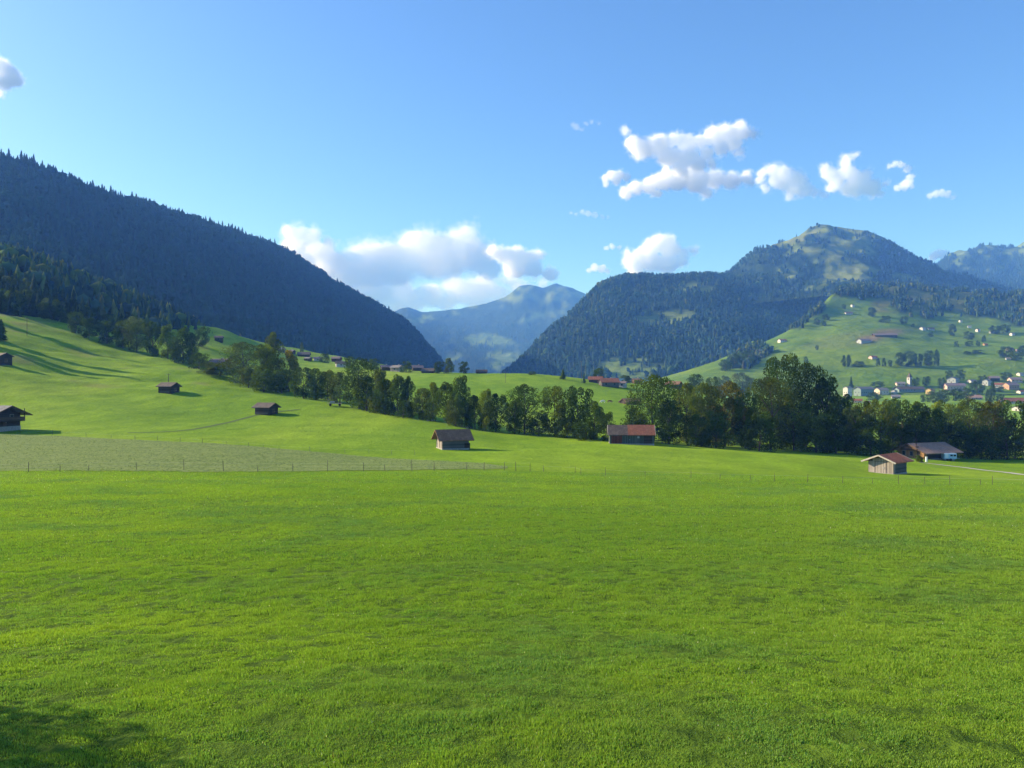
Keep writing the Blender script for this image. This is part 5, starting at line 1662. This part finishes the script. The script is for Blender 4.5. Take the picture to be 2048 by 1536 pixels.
# the tree outside the view whose shade falls into the near corner
plant('fine', Vector((SHX, SHY, gz(SHX, SHY)[0])), SHH, SHW, MD, 'tree beyond the left edge shading the near corner of the meadow')
# ------------------------------------------------------------------ grass
def grass_field(name, label, bands, kind_rng, cmap, gate=None, mat=M_GRASS):
    g = np.random.default_rng(kind_rng)
    Vs, Fs, Fn, Cs, off = [], [], [], [], 0
    for (d0, d1, dens, hgt, wid, segs) in bands:
        wmax = 0.70 * d1 + 5
        n = int((d1 - d0) * 2 * wmax * dens)
        y = np.sqrt(g.random(n) * (d1 * d1 - d0 * d0) + d0 * d0) if d0 > 0 else g.uniform(d0, d1, n)
        x = (g.random(n) * 2 - 1) * (0.70 * y + 5)
        keep = g.random(n) < (0.70 * y + 5) / wmax * (d1 / np.maximum(y, 1)) / (d1 / max(d0, 1)) * 1.35
        x, y = x[keep], y[keep]
        # tussocks: height and density swell and fade
        tus = fbm(x / 0.62, y / 0.62, octv=3); big = fbm(x / 6.0 + 11, y / 4.0, octv=3); pat = fbm(x / 17 + 3, y / 9, octv=3)
        keep = g.random(len(x)) < np.clip(0.9 + np.where(y > 40, 0.4, 0.8) * tus + 0.1 * big, 0.30, 1)
        if gate is not None: keep &= gate(x, y)
        x, y, tus, big, pat = (q_[keep] for q_ in (x, y, tus, big, pat))
        n = len(x)
        z = gz(x, y)
        mic = np.clip(1 - (y - 40) / 60, 0, 1)
        z = z + mic * (0.07 * fbm(x / 1.1, y / 1.1, octv=3)) - 0.01
        amp_ = np.where(y > 40, 0.55, 1.15)
        h = hgt * np.clip(1 + amp_ * tus + 0.15 * big, 0.35, 2.0) * g.uniform(0.55, 1.3, n)
        broad = g.random(n) < np.clip(0.16 + 0.5 * vn(x / 1.7 + 60, y / 1.7), 0.04, 0.5)                                  # clover, dandelion: short broad leaves
        h = np.where(broad, h * 0.62, h)
        w_ = wid * g.uniform(0.6, 1.35, n) * np.where(broad, 2.4, 1.0)
        a = g.random(n) * 6.283; la = g.random(n) * 6.283; lean = np.where(broad, g.uniform(0.5, 1.3, n), g.uniform(0.1, 0.75, n)) * h
        tx, ty = np.cos(a) * w_ / 2, np.sin(a) * w_ / 2
        lx, ly = np.cos(la) * lean, np.sin(la) * lean
        c = cmap(g, n, tus, big, pat, broad)
        if segs == 2:
            B0 = np.stack([x - tx, y - ty, z], -1); B1 = np.stack([x + tx, y + ty, z], -1)
            M0 = np.stack([x - tx * .8 + lx * .35, y - ty * .8 + ly * .35, z + h * .62], -1); M1 = np.stack([x + tx * .8 + lx * .35, y + ty * .8 + ly * .35, z + h * .62], -1)
            T = np.stack([x + lx, y + ly, z + h * .95], -1)
            V = np.stack([B0, B1, M1, M0, T], 1)
            b = np.arange(n)[:, None] * 5 + off
            f = np.concatenate([b + np.array([[0, 1, 2]]), b + np.array([[0, 2, 3]]), b + np.array([[3, 2, 4]])], 0)
            k = 5
        else:
            V = np.stack([np.stack([x - tx, y - ty, z], -1), np.stack([x + tx, y + ty, z], -1), np.stack([x + lx, y + ly, z + h], -1)], 1)
            f = np.arange(n)[:, None] * 3 + off + np.array([[0, 1, 2]])
            k = 3
        Vs.append(V.reshape(-1, 3)); Fs.append(f.reshape(-1)); off += n * k
        Cs.append(np.repeat(c, k, 0))
    me = np_mesh(name, np.concatenate(Vs), np.concatenate(Fs), 3, [mat], {'tint': np.concatenate(Cs)})
    print('GRASS', name, len(me.polygons))
    return tag(obj(name, me), label, 'grass', kind='stuff')


def cm_near(g, n, tus, big, pat, broad):
    A, B, C_ = np.array(GR_A), np.array(GR_B), np.array(GR_C)
    t = np.clip(0.5 + 0.42 * pat + 0.12 * big + g.normal(0, 0.25, n), 0, 1)[:, None]
    c = A * (1 - t) + B * t
    cool = np.clip(0.05 + 1.1 * fbm_last(g, n, big, pat), 0, 0.8)[:, None]
    c = c * (1 - cool) + C_ * cool
    c = np.where(broad[:, None], c * np.array([0.80, 0.95, 1.1]), c)
    dry = g.random(n) < 0.03
    c = np.where(dry[:, None], np.array([0.24, 0.22, 0.09]), c)
    fl = g.random(n) < 0.0015
    c = np.where(fl[:, None], np.array([0.75, 0.75, 0.6]), c)
    return c * g.uniform(0.75, 1.3, n)[:, None]


def fbm_last(g, n, big, pat): return -big * 0.9 + pat * 0.35


def cm_past(g, n, tus, big, pat, broad):
    c = np.where((g.random(n) < 0.5)[:, None], np.array([0.105, 0.155, 0.055]), np.array([0.19, 0.235, 0.085]))
    return c * g.uniform(0.6, 1.3, n)[:, None]


if GRASS:
    grass_field('meadow_grass', 'thick green meadow grass filling the foreground', [
        (9, 14, 800, .062, .013, 2), (14, 20, 1900, .062, .011, 2), (20, 29, 1250, .068, .015, 2), (29, 42, 700, .078, .021, 1), (42, 62, 330, .10, .031, 1), (62, 92, 140, .11, .048, 1), (92, 112, 50, .11, .065, 1)], 1, cm_near)
    near_e = lambda x, y: (y > np.interp(CX + F * x / y, [-480, 0, 540, 1015], [110, 110, 112, 118])) & (y < np.interp(CX + F * x / y, [e_[0] for e_ in edge_far], [e_[1] for e_ in edge_far])) & (x < -0.01 * y)
    grass_field('pasture_weeds', 'pale tufts and thistles scattered over the rough pasture', [(110, 186, 3.0, .20, .12, 1)], 2, cm_past, near_e)
